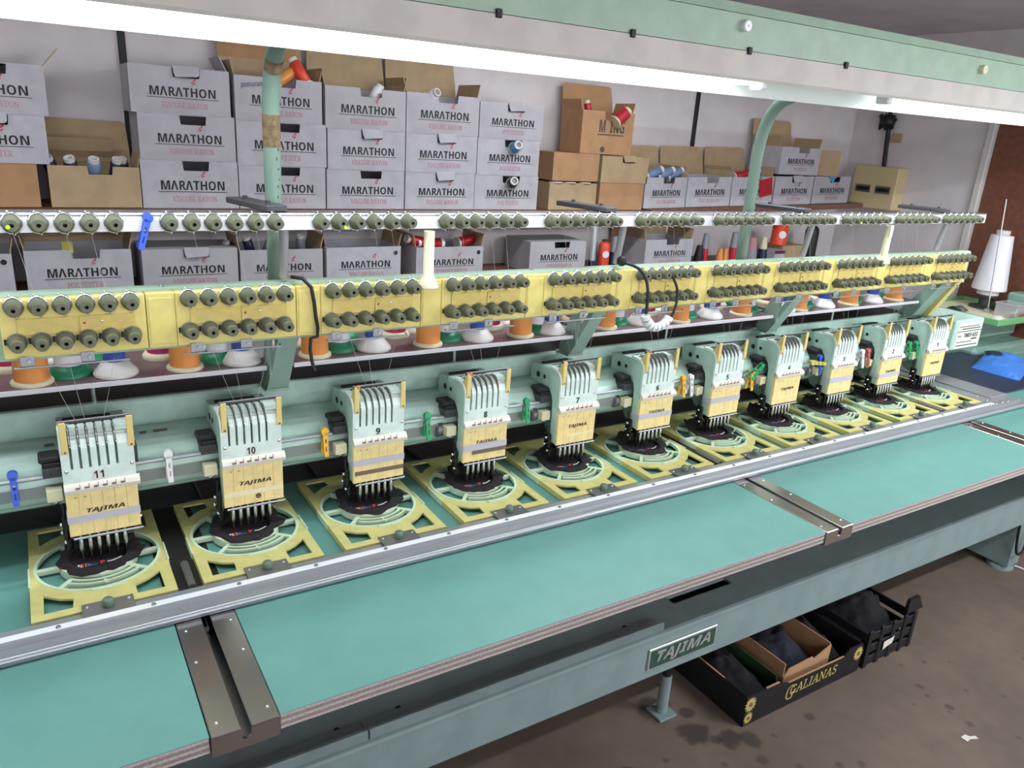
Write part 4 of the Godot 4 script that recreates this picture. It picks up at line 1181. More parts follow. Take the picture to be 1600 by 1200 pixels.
# ---------------------------------------------------------------- cartons
# x0, x1, y0, y1 of the front; top: "shut", "tab" (tab folded over the front), "open" (no lid), "lid" (back flap up)
func carton(x0: float, x1: float, y0: float, y1: float, zf: float, depth: float, top: String, print_: String, label: String, colour := "carton_white", yaw := 0.0) -> Node3D:
	var w := x1 - x0
	var h := y1 - y0
	var t := thing("thread_carton", label, "carton", Vector3(x0 + w / 2, y0, zf), "thread cartons")
	t.rotation.y = yaw
	if colour == "carton_white":
		colour = ["carton_white", "carton_white_b", "carton_white_c"][int(absf(x0 * 40.0 + y0 * 70.0)) % 3]
	var m: Material = M[colour]
	var nc := 0.06 * w
	var nw := 0.14 * w
	var nh := 0.2 * h
	var a := -w / 2
	var b := w / 2
	var front := [Vector2(a, 0), Vector2(b, 0), Vector2(b, h), Vector2(nc + nw, h), Vector2(nc + nw * 0.92, h - nh), Vector2(nc - nw * 0.92, h - nh), Vector2(nc - nw, h), Vector2(a, h)]
	if top == "plain" or top == "open":
		front = [Vector2(a, 0), Vector2(b, 0), Vector2(b, h), Vector2(a, h)]
	part(t, "front", sh().prism(front, -0.003, 0.0), m)
	part(t, "shell", sh().box(Vector3(a, 0, -depth), Vector3(b, 0.003, -0.003)).box(Vector3(a, 0.003, -depth), Vector3(b, h, -depth + 0.003)).box(Vector3(a, 0.003, -depth + 0.003), Vector3(a + 0.003, h, -0.003)).box(Vector3(b - 0.003, 0.003, -depth + 0.003), Vector3(b, h, -0.003)), m)
	var back: Material = M.carton_tan if colour.begins_with("carton_white") else m
	if top in ["shut", "tab", "plain", "notch"]:
		part(t, "lid", bx(a, h, -depth, b, h + 0.003, -0.002), m)
	if top == "tab":
		var s := sh()
		s.t = Transform3D(Basis(Vector3.RIGHT, -0.32), Vector3(nc, h + 0.004, -0.007))
		s.prism([Vector2(-nw * 0.95, 0), Vector2(-nw * 0.9, -nh * 0.9), Vector2(-nw * 0.8, -nh * 1.3), Vector2(nw * 0.75, -nh * 1.15), Vector2(nw * 0.9, -nh * 0.9), Vector2(nw * 0.95, 0)], 0.008, 0.011)
		part(t, "tuck_tab", s, m)
	if top == "lid":
		var s := sh()
		s.t = Transform3D(Basis(Vector3.RIGHT, -0.2), Vector3(0, h, -depth))
		s.prism([Vector2(a, 0), Vector2(b, 0), Vector2(b - 0.006, depth * 0.62), Vector2(b - 0.02, depth * 0.66), Vector2(a + 0.02, depth * 0.66), Vector2(a + 0.006, depth * 0.62)], 0.0, 0.003)
		part(t, "back_flap", s, back)
	if top in ["lid", "open"]:
		for e in [1.0, -1.0]:
			var s := sh()
			s.t = Transform3D(Basis(Vector3.BACK, -0.22 * e), Vector3(b * e - 0.003 * e, h, 0))
			s.box(Vector3(-0.0015, 0, -depth + 0.012), Vector3(0.0015, w * 0.16, -0.012))
			part(t, "side_flap", s, back)
	if print_ != "":
		var cx := 0.02 * w
		part(t, "lettering", lettering("M\u039bR\u039bTHON", 0.66 * w, 0.195 * h, "sansbold"), M.ink, Vector3(cx, 0.49 * h, 0.0006))
		part(t, "underline", bx(cx - 0.36 * w, 0.345 * h, 0, cx + 0.36 * w, 0.358 * h, 0.0008), M.ink)
		part(t, "fibre_lettering", lettering(print_, (0.47 if print_.length() > 10 else 0.34) * w, 0.125 * h, "serif"), M.pink_ink, Vector3(cx + 0.01 * w, 0.2 * h, 0.0006))
		var fx := 0.105 * w
		var fy := 0.66 * h
		part(t, "flame_mark", sh().prism([Vector2(fx, fy), Vector2(fx + 0.004 * w, fy + 0.05 * h), Vector2(fx + 0.035 * w, fy + 0.13 * h), Vector2(fx + 0.05 * w, fy + 0.15 * h), Vector2(fx + 0.048 * w, fy + 0.1 * h), Vector2(fx + 0.02 * w, fy + 0.06 * h)], 0, 0.0008).prism([Vector2(fx + 0.012 * w, fy - 0.01 * h), Vector2(fx + 0.02 * w, fy + 0.035 * h), Vector2(fx + 0.042 * w, fy + 0.065 * h), Vector2(fx + 0.036 * w, fy + 0.02 * h)], 0, 0.0008), M.red_ink)
	return t


func spool(at: Vector3, rot: Vector3, col: String, label: String, r := 0.02, len_ := 0.09, core := "cone_white") -> void:
	var t := thing("thread_spool", label, "thread spool", at, "loose thread spools")
	t.rotation = rot
	part(t, "core", sh().lathe([Vector2(0, 0), Vector2(r * 1.15, 0), Vector2(r * 1.2, 0.004), Vector2(r * 0.9, 0.012), Vector2(r * 0.75, len_ + 0.014), Vector2(r * 0.55, len_ + 0.014), Vector2(r * 0.5, len_ - 0.01), Vector2(0, len_ - 0.01)], 18, true), M[core])
	part(t, "wound_thread", sh().lathe([Vector2(r * 0.8, 0.01), Vector2(r, 0.013), Vector2(r * 0.92, len_), Vector2(r * 0.7, len_ + 0.003)], 18, true), M[col])


func shelves() -> void:
	solo("upper_shelf", bx(0, -0.026, -0.28, 2.75, 0, 0.02, 0.002), M.shelf_wood, "brown wooden shelf plank under the stacked white cartons", "shelf", Vector3(0.15, 1.431, -1.22))
	var s2 := solo("upper_shelf", bx(0, -0.026, -0.27, 1.56, 0, 0.02, 0.002), M.shelf_wood, "brown wooden shelf plank under the single row of cartons, slightly tilted", "shelf", Vector3(2.9, 1.438, -1.23))
	s2.rotation.z = 0.0255
	solo("lower_shelf", bx(0, -0.026, -0.32, 4.2, 0, 0.0, 0.002), M.shelf_wood, "brown wooden lower shelf behind the tension bar", "shelf", Vector3(0.15, 1.163, -1.18))
	for x in [0.3, 1.5, 2.7, 4.2]:
		solo("shelf_bracket", bx(x - 0.015, 1.1, -1.5, x + 0.015, 1.136, -1.22, 0.002), M.dark_metal, "dark metal bracket under the lower shelf %s" % {0.3: "below the carton with a hole", 1.5: "below the carton with a punched dot", 2.7: "below the red bottle", 4.2: "at the corner of the room"}[x], "bracket")

	var V := "VISCOSE RAYON"
	var Y := "POLYESTER"
	var z := -1.25
	var d := 0.2
	# stacks on the upper shelf
	var fa := carton(0.265, 0.565, 1.694, 1.828, z, d, "shut", V, "white carton with a raised brown flap, top of the stack before the open brown carton")
	var ft := sh()
	ft.t = Transform3D(Basis(Vector3.BACK, -0.7), Vector3(0.15, 0.138, -0.16))
	ft.box(Vector3(-0.0015, 0, -0.03), Vector3(0.0015, 0.065, 0.13))
	part(fa, "side_flap", ft, M.carton_tan)
	carton(0.255, 0.553, 1.558, 1.691, z, d, "tab", Y, "white carton marked polyester, second of the stack before the open brown carton")
	carton(0.24, 0.518, 1.433, 1.554, z, d, "plain", "", "plain brown carton at the bottom of the stack before the open one", "carton_brown")
	var br := carton(0.545, 0.794, 1.433, 1.556, z, d, "lid", "", "open brown carton full of dark and blue thread spools", "carton_tan")
	var tf := sh()
	tf.t = Transform3D(Basis(Vector3.RIGHT, 0.5), Vector3(-0.02, 0.16, -0.17))
	tf.box(Vector3(-0.1, 0, 0), Vector3(0.09, 0.045, 0.003))
	part(br, "torn_flap", tf, M.carton_tan)
	for q in [[-0.1, 0.0, "thread_navy"], [-0.05, 0.3, "thread_navy"], [0.0, 0.9, "thread_steel_blue"], [0.06, 1.2, "thread_navy"], [0.09, 0.5, "thread_navy"]]:
		spool(Vector3(0.67 + q[0], 1.5, z - 0.07 - absf(q[0]) * 0.4), Vector3(0.5, 0, 0.25 - q[1] * 0.3), q[2], "%s thread spool lying in the open brown carton" % ("blue" if q[2] != "thread_navy" else "dark"), 0.02, 0.075)
	var ord := ["first", "second", "third", "fourth", "fifth"]
	var stacks := [
		[[0.785, 1.079, 1.722, 1.858, "tab", V], [0.800, 1.089, 1.583, 1.719, "notch", V], [0.797, 1.092, 1.432, 1.580, "notch", V]],
		[[1.094, 1.383, 1.717, 1.855, "lid", V], [1.094, 1.397, 1.574, 1.714, "notch", Y], [1.0955, 1.392, 1.432, 1.571, "notch", V]],
		[[1.395, 1.696, 1.708, 1.848, "lid", V], [1.402, 1.696, 1.570, 1.705, "tab", V], [1.3975, 1.695, 1.432, 1.567, "notch", V]],
		[[1.6995, 2.002, 1.708, 1.850, "lid", V], [1.7, 2.0, 1.569, 1.705, "tab", V], [1.7, 1.996, 1.432, 1.566, "tab", V]],
		[[2.006, 2.30, 1.706, 1.836, "tab", Y], [2.003, 2.293, 1.567, 1.703, "notch", Y], [1.998, 2.297, 1.432, 1.564, "notch", Y]]]
	var pos := ["top", "middle", "bottom"]
	for i in 5:
		for j in 3:
			var e: Array = stacks[i][j]
			var o := carton(e[0], e[1], e[2], e[3], z, d, e[4] if j == 0 else e[4], e[5], "white thread carton, %s of the %s stack counted from the open brown carton" % [pos[j], ord[i]])
			if i == 0 and j == 0:
				var sf := sh()
				sf.t = Transform3D(Basis(Vector3.BACK, 0.45), Vector3(0.147, 0.138, -0.13))
				sf.box(Vector3(-0.0015, 0, -0.05), Vector3(0.0015, 0.05, 0.1))
				part(o, "side_flap", sf, M.carton_white)
			if i == 1 and j == 0:
				var o2 := part(o, "handwriting", lettering("pomoranCa", 0.085, 0.022, "sans", 0.2), M.blue_ink, Vector3(-0.08, 0.112, 0.0008))
				o2.rotation.z = 0.12
	# things in and on the cartons
	solo("cardboard_sheet", bx(0, 0, -0.004, 0.27, 0.19, 0, 0.0), M.carton_brown, "brown cardboard sheet leaning on the wall behind the orange spools", "cardboard", Vector3(1.09, 1.86, -1.46))
	spool(Vector3(1.24, 1.835, z - 0.05), Vector3(-0.3, 0, -0.9), "thread_orange", "orange red thread spool lying low in the handwritten carton", 0.02, 0.085)
	spool(Vector3(1.345, 1.84, z - 0.035), Vector3(-0.35, 0, 0.45), "thread_scarlet", "orange red thread spool standing up in the handwritten carton", 0.021, 0.085)
	spool(Vector3(1.58, 1.8, z - 0.05), Vector3(0.1, 0, -0.5), "thread_white", "white spool end showing in the third stack top carton", 0.02, 0.06)
	spool(Vector3(1.8, 1.83, z - 0.05), Vector3(1.2, 0.2, 0), "thread_white", "white spool end showing in the fourth stack top carton", 0.02, 0.06)
	spool(Vector3(2.166, 1.672, z + 0.004), Vector3(1.35, -0.3, 0), "thread_sky", "bright blue thread spool poking out of the fifth stack middle carton", 0.021, 0.06)
	spool(Vector3(2.166, 1.535, z + 0.004), Vector3(1.35, -0.4, 0), "thread_navy", "dark grey thread spool poking out of the fifth stack bottom carton", 0.021, 0.06)
	# brown cartons
	carton(2.357, 2.606, 1.432, 1.540, z, d, "plain", "", "tan carton with white spool ends on top, bottom of the brown group", "carton_tan")
	for q in [2.4, 2.47, 2.55]:
		solo("spool_flange", sh().lathe([Vector2(0, 0), Vector2(0.03, 0), Vector2(0.03, 0.003), Vector2(0.012, 0.0045), Vector2(0, 0.0045)], 18), M.cone_white, "white spool end squeezed between two brown cartons", "spool end", Vector3(q, 1.5435, z - 0.02), "white spool ends")
	carton(2.367, 2.607, 1.552, 1.663, z, d, "plain", "", "brown carton with a printless face, on the tan carton next to the white stacks", "carton_brown")
	carton(2.624, 2.874, 1.432, 1.545, z, d, "plain", "", "brown carton at the bottom next to the single row of white cartons", "carton_brown")
	carton(2.623, 2.888, 1.549, 1.659, z, d, "tab", "", "tan carton with a torn tab on top of a brown carton", "carton_tan")
	var j := carton(2.51, 2.778, 1.667, 1.842, z - 0.01, 0.17, "lid", "", "tall brown open carton with dark red thread spools and black print", "carton_brown", -0.06)
	part(j, "lettering", lettering("M  ING", 0.13, 0.05, "sansbold"), M.ink_faded, Vector3(0.02, 0.115, 0.0008))
	part(j, "print_line", bx(-0.05, 0.078, 0.0, 0.085, 0.083, 0.0008), M.ink_faded)
	part(j, "print_mark", sh().prism(circle(Vector2.ZERO, 0.012, 14), 0, 0.0008), M.ink_faded, Vector3(-0.02, 0.02, 0))
	spool(Vector3(2.575, 1.82, z - 0.06), Vector3(-0.1, 0, 0.25), "thread_red", "red thread spool with cream top in the tall brown carton", 0.016, 0.05, "cone_cream")
	spool(Vector3(2.66, 1.80, z + 0.012), Vector3(0.3, 0.2, -0.85), "thread_red", "large dark red thread spool hanging over the tall brown carton", 0.027, 0.07, "cone_cream")
	# single row of white cartons on the tilted plank
	var row := [[2.885, 3.14, 1.442, 1.58, "lid", V, "with pale blue spools"], [3.147, 3.438, 1.45, 1.588, "lid", V, "with a tall tan lid"], [3.445, 3.742, 1.457, 1.596, "lid", V, "with a red cloth swatch"], [3.754, 4.052, 1.464, 1.603, "tab", Y, "under another carton"], [4.061, 4.365, 1.473, 1.611, "notch", Y, "with a blue paper tab"]]
	for e in row:
		var o := carton(e[0], e[1], e[2], e[3], -1.25, d, e[4], e[5], "white thread carton %s on the tilted shelf plank" % e[6])
		o.rotation.z = 0.0255
	for e in [[2.9, 3.06, 1.6, 1.735], [3.07, 3.36, 1.6, 1.745]]:
		solo("cardboard_sheet", bx(0, 0, -0.004, e[1] - e[0], e[3] - e[2], 0, 0.0), M.carton_tan, "tan cardboard lid standing behind the row, %s" % ["the narrower one" if e[0] < 3 else "the wider one"], "cardboard", Vector3(e[0], e[2] - 0.11, -1.455))
	for q in [[2.93, 0.5], [3.0, 0.7], [3.06, 0.9]]:
		spool(Vector3(q[0], 1.575, -1.31), Vector3(0.4, 0, -1.1), "thread_steel_blue", "pale blue thread spool lying in the first carton of the single row", 0.021, 0.08)
	spool(Vector3(3.5, 1.59, -1.31), Vector3(0.3, 0, -1.35), "thread_red", "long red thread spool lying across the carton with the red swatch", 0.02, 0.12)
	var sw := solo("cloth_swatch", bx(-0.045, -0.045, 0, 0.045, 0.04, 0.003), M.thread_red, "dark red cloth swatch hanging on a white carton", "cloth", Vector3(3.68, 1.55, -1.246))
	sw.rotation.z = 0.2
	var p := carton(3.763, 4.069, 1.615, 1.75, -1.25, d, "lid", Y, "white carton with brown flaps standing on top of the single row")
	var fs := sh()
	fs.t = Transform3D(Basis(Vector3.UP, -0.5), Vector3(0.16, 0, -0.03))
	fs.box(Vector3(0, 0.0, 0), Vector3(0.13, 0.13, 0.003))
	part(p, "loose_flap", fs, M.carton_tan)
	solo("paper_tab", sh().prism([Vector2(-0.03, 0), Vector2(0.0, -0.035), Vector2(0.03, 0.0)], 0, 0.002), M.thread_sky, "blue paper tab tucked into the last white carton", "paper", Vector3(4.2, 1.612, -1.247))

	# lower shelf
	z = -1.26
	var low := [[0.13, 0.424, 1.163, 1.294, "open", "", "with a round hole, at the end of the lower shelf"], [0.455, 0.750, 1.163, 1.301, "lid", Y, "marked polyester with a torn flap on the lower shelf"], [0.780, 1.081, 1.163, 1.294, "tab", V, "with its tab folded over on the lower shelf"], [1.089, 1.382, 1.163, 1.288, "open", V, "open behind the lamp pole on the lower shelf"], [1.397, 1.691, 1.163, 1.29, "open", V, "with faded print and punched dot on the lower shelf"], [1.757, 2.058, 1.163, 1.283, "open", V, "with bright red spools on the lower shelf"], [2.289, 2.586, 1.163, 1.292, "shut", V, "closed, beside the red bottle on the lower shelf"], [2.938, 3.241, 1.163, 1.293, "lid", V, "with a big brown lid on the lower shelf"]]
	for e in low:
		var o := carton(e[0], e[1], e[2], e[3], z, 0.2, e[4], e[5], "white thread carton %s" % e[6])
		if e[0] in [0.13, 1.397, 1.757]:
			part(o, "punched_dot", sh().prism(circle(Vector2.ZERO, 0.0085, 14), 0, 0.0008), M.ink, Vector3((e[1] - e[0]) / 2 - 0.022, e[3] - e[2] - 0.025, 0))
	for q in [[1.85, 1.35], [1.9, 1.5], [1.97, -1.4]]:
		spool(Vector3(q[0], 1.285, z - 0.07), Vector3(0.1, 0.2, q[1]), "thread_red", "glossy red thread spool lying in the lower shelf carton", 0.022, 0.11)
	for q in [[1.11, 0.8, "thread_navy"], [1.15, 0.3, "thread_navy"], [1.2, -0.3, "thread_grey"], [1.33, 0.1, "thread_grey"]]:
		spool(Vector3(q[0], 1.255, z - 0.09), Vector3(0.2, 0, q[1]), q[2], "%s thread spool standing in the carton behind the lamp pole" % ("dark" if q[2] == "thread_navy" else "grey"), 0.018, 0.06)
	solo("lime_card", bx(0, 0, 0, 0.03, 0.035, 0.002), M.peg_lime, "lime green card sticking out of the polyester carton", "card", Vector3(0.56, 1.285, z - 0.05))
	solo("cardboard_sheet", bx(0, 0, -0.004, 0.26, 0.16, 0, 0.0), M.carton_brown, "brown cardboard leaning on the wall behind the big lidded carton", "cardboard", Vector3(2.9, 1.235, -1.475))
	# bottles and cones standing on the lower shelf
	var bt := thing("spray_bottle", "bright red bottle with white oval label on the lower shelf", "bottle", Vector3(2.722, 1.163, -1.3))
	part(bt, "bottle", sh().lathe([Vector2(0, 0), Vector2(0.026, 0), Vector2(0.027, 0.003), Vector2(0.027, 0.1), Vector2(0.022, 0.115), Vector2(0.014, 0.12), Vector2(0, 0.12)], 20, true), M.thread_scarlet)
	part(bt, "cap", sh().lathe([Vector2(0, 0.12), Vector2(0.013, 0.12), Vector2(0.013, 0.13), Vector2(0, 0.13)], 14), M.dark_metal)
	part(bt, "label_oval", sh().turned([Vector2(0, 0), Vector2(0.016, 0), Vector2(0.016, 0.001), Vector2(0, 0.001)], Vector3(-0.008, 0.065, 0.0255), Vector3(-0.3, 0, 1), 16), M.peg_white)
	var bc := thing("spray_can", "bright red can with label on the small brown box", "can", Vector3(3.91, 1.247, -1.3))
	bc.rotation.z = -0.06
	part(bc, "can", sh().lathe([Vector2(0, 0), Vector2(0.042, 0), Vector2(0.042, 0.1), Vector2(0.036, 0.104), Vector2(0, 0.104)], 20, true), M.thread_scarlet)
	part(bc, "label_oval", sh().turned([Vector2(0, 0), Vector2(0.02, 0), Vector2(0.02, 0.001), Vector2(0, 0.001)], Vector3(-0.02, 0.055, 0.037), Vector3(-0.6, 0, 1), 16), M.peg_white)
	for q in [[2.665, 0.022, 0.12, "thread_navy", "thread_navy", "dark bottle-like cone next to the red bottle"], [2.78, 0.022, 0.145, "thread_navy", "thread_grey", "navy and grey thread cone behind the chrome post"], [3.332, 0.027, 0.09, "black", "black", "short black cone beside the big lidded carton"], [3.367, 0.023, 0.15, "thread_red", "thread_grey", "tall cone with red thread left below a grey core"], [3.482, 0.021, 0.072, "thread_orange", "thread_orange", "short copper orange cone, the wider of two"], [3.522, 0.018, 0.07, "thread_orange", "thread_orange", "short copper orange cone, the slimmer of two"], [3.573, 0.025, 0.152, "thread_red", "thread_grey", "tall dark red cone with bare grey tip"], [3.71, 0.036, 0.125, "thread_grey", "pink_ink", "pink striped cone with blue foot"], [3.8, 0.027, 0.126, "thread_navy", "cone_cream", "navy cone with pale tip beside the labelled box"]]:
		var t := thing("shelf_cone", q[5] + " on the lower shelf", "thread cone", Vector3(q[0], 1.163, -1.3), "cones on the lower shelf")
		var r: float = q[1]
		var hh: float = q[2]
		part(t, "wound_thread", sh().lathe([Vector2(0, 0), Vector2(r, 0), Vector2(r * 1.02, 0.006), Vector2(r * 0.82, hh * 0.5), Vector2(0, hh * 0.5)], 16, true), M[q[3]])
		part(t, "core", sh().lathe([Vector2(r * 0.8, hh * 0.5), Vector2(r * 0.55, hh), Vector2(r * 0.4, hh), Vector2(0, hh * 0.97)], 16, true), M[q[4]])
	solo("small_box", bx(0, 0, -0.12, 0.185, 0.082, 0, 0.001), M.carton_tan, "small brown box under the red can", "box", Vector3(3.913, 1.163, -1.26))
	var lb := solo("label_box", bx(0, 0, -0.1, 0.082, 0.06, 0, 0.001), M.carton_white, "small white box with a purple band beside the brown box", "box", Vector3(3.828, 1.163, -1.24))
	part(lb, "purple_band", bx(0, 0.044, 0, 0.082, 0.06, 0.0008), M.thread_purple)
	solo("black_bottle", sh().lathe([Vector2(0, 0), Vector2(0.037, 0), Vector2(0.037, 0.15), Vector2(0.03, 0.17), Vector2(0.015, 0.18), Vector2(0, 0.185)], 20, true), M.black, "tall black bottle on the lower shelf behind a chrome post", "bottle", Vector3(4.21, 1.163, -1.32))


# ---------------------------------------------------------------- right end of the room
func corner_things() -> void:
	# fuse box and its cables on the right wall
	var t := thing("fuse_box", "beige fuse box with two rows of black switches on the side wall", "fuse box", Vector3(4.65, 1.45, -1.24))
	part(t, "case", bx(-0.09, 0, -0.135, 0, 0.228, 0.135, 0.004), M.cabinet_beige)
	for z in [-0.06, 0.062]:
		var o := part(t, "switch_window", bx(-0.093, 0.085, z - 0.045, -0.09, 0.125, z + 0.045), M.dull_metal)
		for i in 5:
			part(o, "switch", bx(-0.098, 0.096, z - 0.036 + i * 0.016, -0.093, 0.114, z - 0.025 + i * 0.016), M.black)
	var c := thing("cable_bundle", "tangle of black cables and a junction box above the fuse box", "cable", Vector3(4.62, 1.68, -1.24))
	part(c, "cable", sh().tube([Vector3(0, 0, 0), Vector3(0.005, 0.07, -0.01), Vector3(0.0, 0.15, -0.015), Vector3(0.005, 0.22, -0.025), Vector3(0.0, 0.32, -0.03)], 0.012), M.black)
	rng.seed = 8
	var tangle := []
	for i in 26:
		tangle.append(Vector3(rng.randf_range(-0.02, 0.012), 0.24 + rng.randf_range(-0.045, 0.04), -0.03 + rng.randf_range(-0.045, 0.045)))
	part(c, "tangle", sh().tube(tangle, 0.009, 6), M.black)
	part(c, "knot", sh().ball(Vector3(0, 0.24, -0.03), 0.04, 10), M.black)
	part(c, "junction_plate", bx(0.015, 0.13, 0.0, 0.03, 0.18, 0.06), M.carton_tan)

	# the second machine: a table with a green-rimmed tray, cone and thread stand
	var m := thing("side_machine", "grey green machine cabinet under the green tray by the door", "machine", Vector3(4.1, 0, -0.75))
	part(m, "cabinet", bx(0.0, 0, 0, 0.5, 0.93, 0.5, 0.02), M.machine_green)
	part(m, "upper_case", bx(0.06, 0.93, 0.0, 0.5, 1.04, 0.42, 0.02), M.machine_green)
	part(m, "door_panel", bx(0.05, 0.55, 0.5, 0.46, 0.88, 0.506, 0.004), M.machine_green)
	var tr := thing("tool_tray", "pale tray with a green rim on the machine by the door", "tray", Vector3(4.16, 1.04, -0.62))
	part(tr, "base", bx(0, 0, 0, 0.44, 0.012, 0.4, 0.002), M.cream)
	part(tr, "rim", sh().box(Vector3(-0.01, 0, -0.01), Vector3(0.45, 0.03, 0.0), 0.003).box(Vector3(-0.01, 0, 0.4), Vector3(0.45, 0.03, 0.41), 0.003).box(Vector3(-0.01, 0, 0), Vector3(0, 0.03, 0.4), 0.003).box(Vector3(0.44, 0, 0), Vector3(0.45, 0.03, 0.4), 0.003), M.tray_green)
	var mb := thing("motor_box", "small grey green motor box at the back of the tray", "motor", Vector3(4.46, 1.052, -0.335))
	part(mb, "case", bx(0.03, 0, -0.03, 0.13, 0.1, 0.07, 0.01), M.machine_green)
	part(mb, "shaft", sh().turned([Vector2(0, 0), Vector2(0.02, 0), Vector2(0.02, 0.02), Vector2(0, 0.02)], Vector3(0.08, 0.06, 0.07), Vector3.BACK, 12), M.dark_metal)
	var k := thing("big_cone", "large white thread cone standing on the tray by the door", "thread cone", Vector3(4.49, 1.122, -0.455))
	solo("cone_stand", sh().lathe([Vector2(0, 0), Vector2(0.07, 0), Vector2(0.07, 0.01), Vector2(0.03, 0.016), Vector2(0.03, 0.055), Vector2(0.055, 0.06), Vector2(0.055, 0.07), Vector2(0, 0.07)], 18), M.dark_metal, "dark round stand under the large white cone", "stand", Vector3(4.49, 1.052, -0.455))
	part(k, "core", sh().lathe([Vector2(0, 0), Vector2(0.05, 0), Vector2(0.045, 0.03), Vector2(0.022, 0.29), Vector2(0.03, 0.295), Vector2(0.03, 0.312), Vector2(0, 0.312)], 20, true), M.cone_white)
	part(k, "wound_thread", sh().lathe([Vector2(0.05, 0.022), Vector2(0.076, 0.024), Vector2(0.077, 0.03), Vector2(0.049, 0.288), Vector2(0.02, 0.292)], 28, true), M.thread_white)
	var st := thing("thread_stand", "thin chrome thread stand rod rising beside the large white cone", "stand", Vector3(4.4, 1.053, -0.39))
	part(st, "rod", sh().tube([Vector3(0, 0, 0), Vector3(0.005, 0.53, -0.05)], 0.0035), M.chrome)
	part(st, "foot", sh().lathe([Vector2(0, 0), Vector2(0.018, 0), Vector2(0.018, 0.012), Vector2(0.006, 0.02), Vector2(0, 0.02)], 12), M.chrome)
	rng.seed = 21
	var junk := [["dark cloth offcut", "dark_cloth"], ["brown leather strip", "rust"], ["grey cloth offcut", "dull_metal"], ["cream bobbin box", "cream"], ["dark scissors handle", "black"], ["pale thread clipping box", "paper"], ["brown felt offcut", "hook"]]
	for i in junk.size():
		var at := Vector3(4.2 + rng.randf_range(0.0, 0.3), 1.052, -0.28 + rng.randf_range(-0.02, 0.05))
		if i == 2 or i == 0:
			at = Vector3(4.2 + 0.03 * i, 1.052, -0.45)
		var s := sh()
		var f := FastNoiseLite.new()
		f.seed = i
		f.frequency = 30.0
		s.lathe([Vector2(0, 0), Vector2(0.03, 0), Vector2(0.034, 0.008), Vector2(0.022, 0.02), Vector2(0.008, 0.026), Vector2(0, 0.027)], 10)
		for n in s.v.size():
			s.v[n] += Vector3(1.2, 0.5, 0.8) * 0.012 * f.get_noise_3dv(s.v[n]) * signf(s.v[n].y)
		solo("tray_clutter", s, M[junk[i][1]], "%s lying on the green rimmed tray" % junk[i][0], "clutter", at, "clutter on the tray")
	var pb := thing("plastic_box", "clear plastic box with lid on the green rimmed tray", "box", Vector3(4.4, 1.052, -0.285))
	part(pb, "box", bx(-0.06, 0, -0.05, 0.06, 0.06, 0.05, 0.004), M.clear_plastic)
	part(pb, "lid", bx(-0.063, 0.06, -0.053, 0.063, 0.068, 0.053, 0.002), M.clear_plastic)
	# dark sheet and blue bag lying on the table end
	solo("navy_sheet", bx(0, 0, 0, 0.62, 0.006, 0.44, 0.002), M.navy_plastic, "dark navy sheet lying on the table end past the frame rail", "sheet", Vector3(3.6, 0.895, -0.32))
	var bag := sh()
	var bn := FastNoiseLite.new()
	bn.frequency = 7.0
	var g := []
	for i in 15:
		var r := []
		for j in 9:
			var u := i / 14.0
			var w := j / 8.0
			var hgt := 0.045 * pow(sin(PI * u), 0.4) * pow(sin(PI * w), 0.4) + 0.02 * bn.get_noise_2d(u * 4, w * 2) * sin(PI * u) * sin(PI * w)
			r.append(Vector3(u * 0.36, maxf(hgt, 0.0), w * 0.2 - 0.12 * u))
		g.append(r)
	for i in 14:
		for j in 8:
			bag.quad(g[i][j], g[i][j + 1], g[i + 1][j + 1], g[i + 1][j])
	solo("plastic_bag", bag, M.blue_plastic, "crumpled bright blue plastic bag on the navy sheet", "bag", Vector3(3.86, 0.901, -0.14))
	solo("cloth_bundle", sh().lathe([Vector2(0, 0), Vector2(0.04, 0), Vector2(0.045, 0.005), Vector2(0.03, 0.012), Vector2(0, 0.014)], 7), M.navy_plastic, "dark folded packet on the blue plastic bag", "cloth", Vector3(4.06, 0.935, -0.15))


# ---------------------------------------------------------------- crates on the floor
func heap(w: float, d: float, h: float, seed_: int) -> Shape:
	var s := sh()
	var f := FastNoiseLite.new()
	f.seed = seed_
	f.frequency = 6.0
	var n := 26
	var g := []
	for i in n + 1:
		var r := []
		for j in n + 1:
			var u := float(i) / n
			var v := float(j) / n
			var e := pow(sin(PI * clampf(u, 0.02, 0.98)) * sin(PI * clampf(v, 0.02, 0.98)), 0.45)
			var fold := absf(f.get_noise_2d(u * w * 1.6 + 3.0, v * d * 1.6))
			r.append(Vector3((u - 0.5) * w, h * e * (0.8 + 0.35 * f.get_noise_2d(u * w * 0.8, v * d * 0.8) + 0.35 * fold), (v - 0.5) * d))
		g.append(r)
	var m := []
	for i in n + 1:
		var r := []
		for j in n + 1:
			var dx: Vector3 = g[mini(i + 1, n)][j] - g[maxi(i - 1, 0)][j]
			var dz: Vector3 = g[i][mini(j + 1, n)] - g[i][maxi(j - 1, 0)]
			r.append(dz.cross(dx).normalized())
		m.append(r)
	for i in n:
		for j in n:
			s.tri(g[i][j], g[i][j + 1], g[i + 1][j + 1], m[i][j], m[i][j + 1], m[i + 1][j + 1])
			s.tri(g[i][j], g[i + 1][j + 1], g[i + 1][j], m[i][j], m[i + 1][j + 1], m[i + 1][j])
	return s


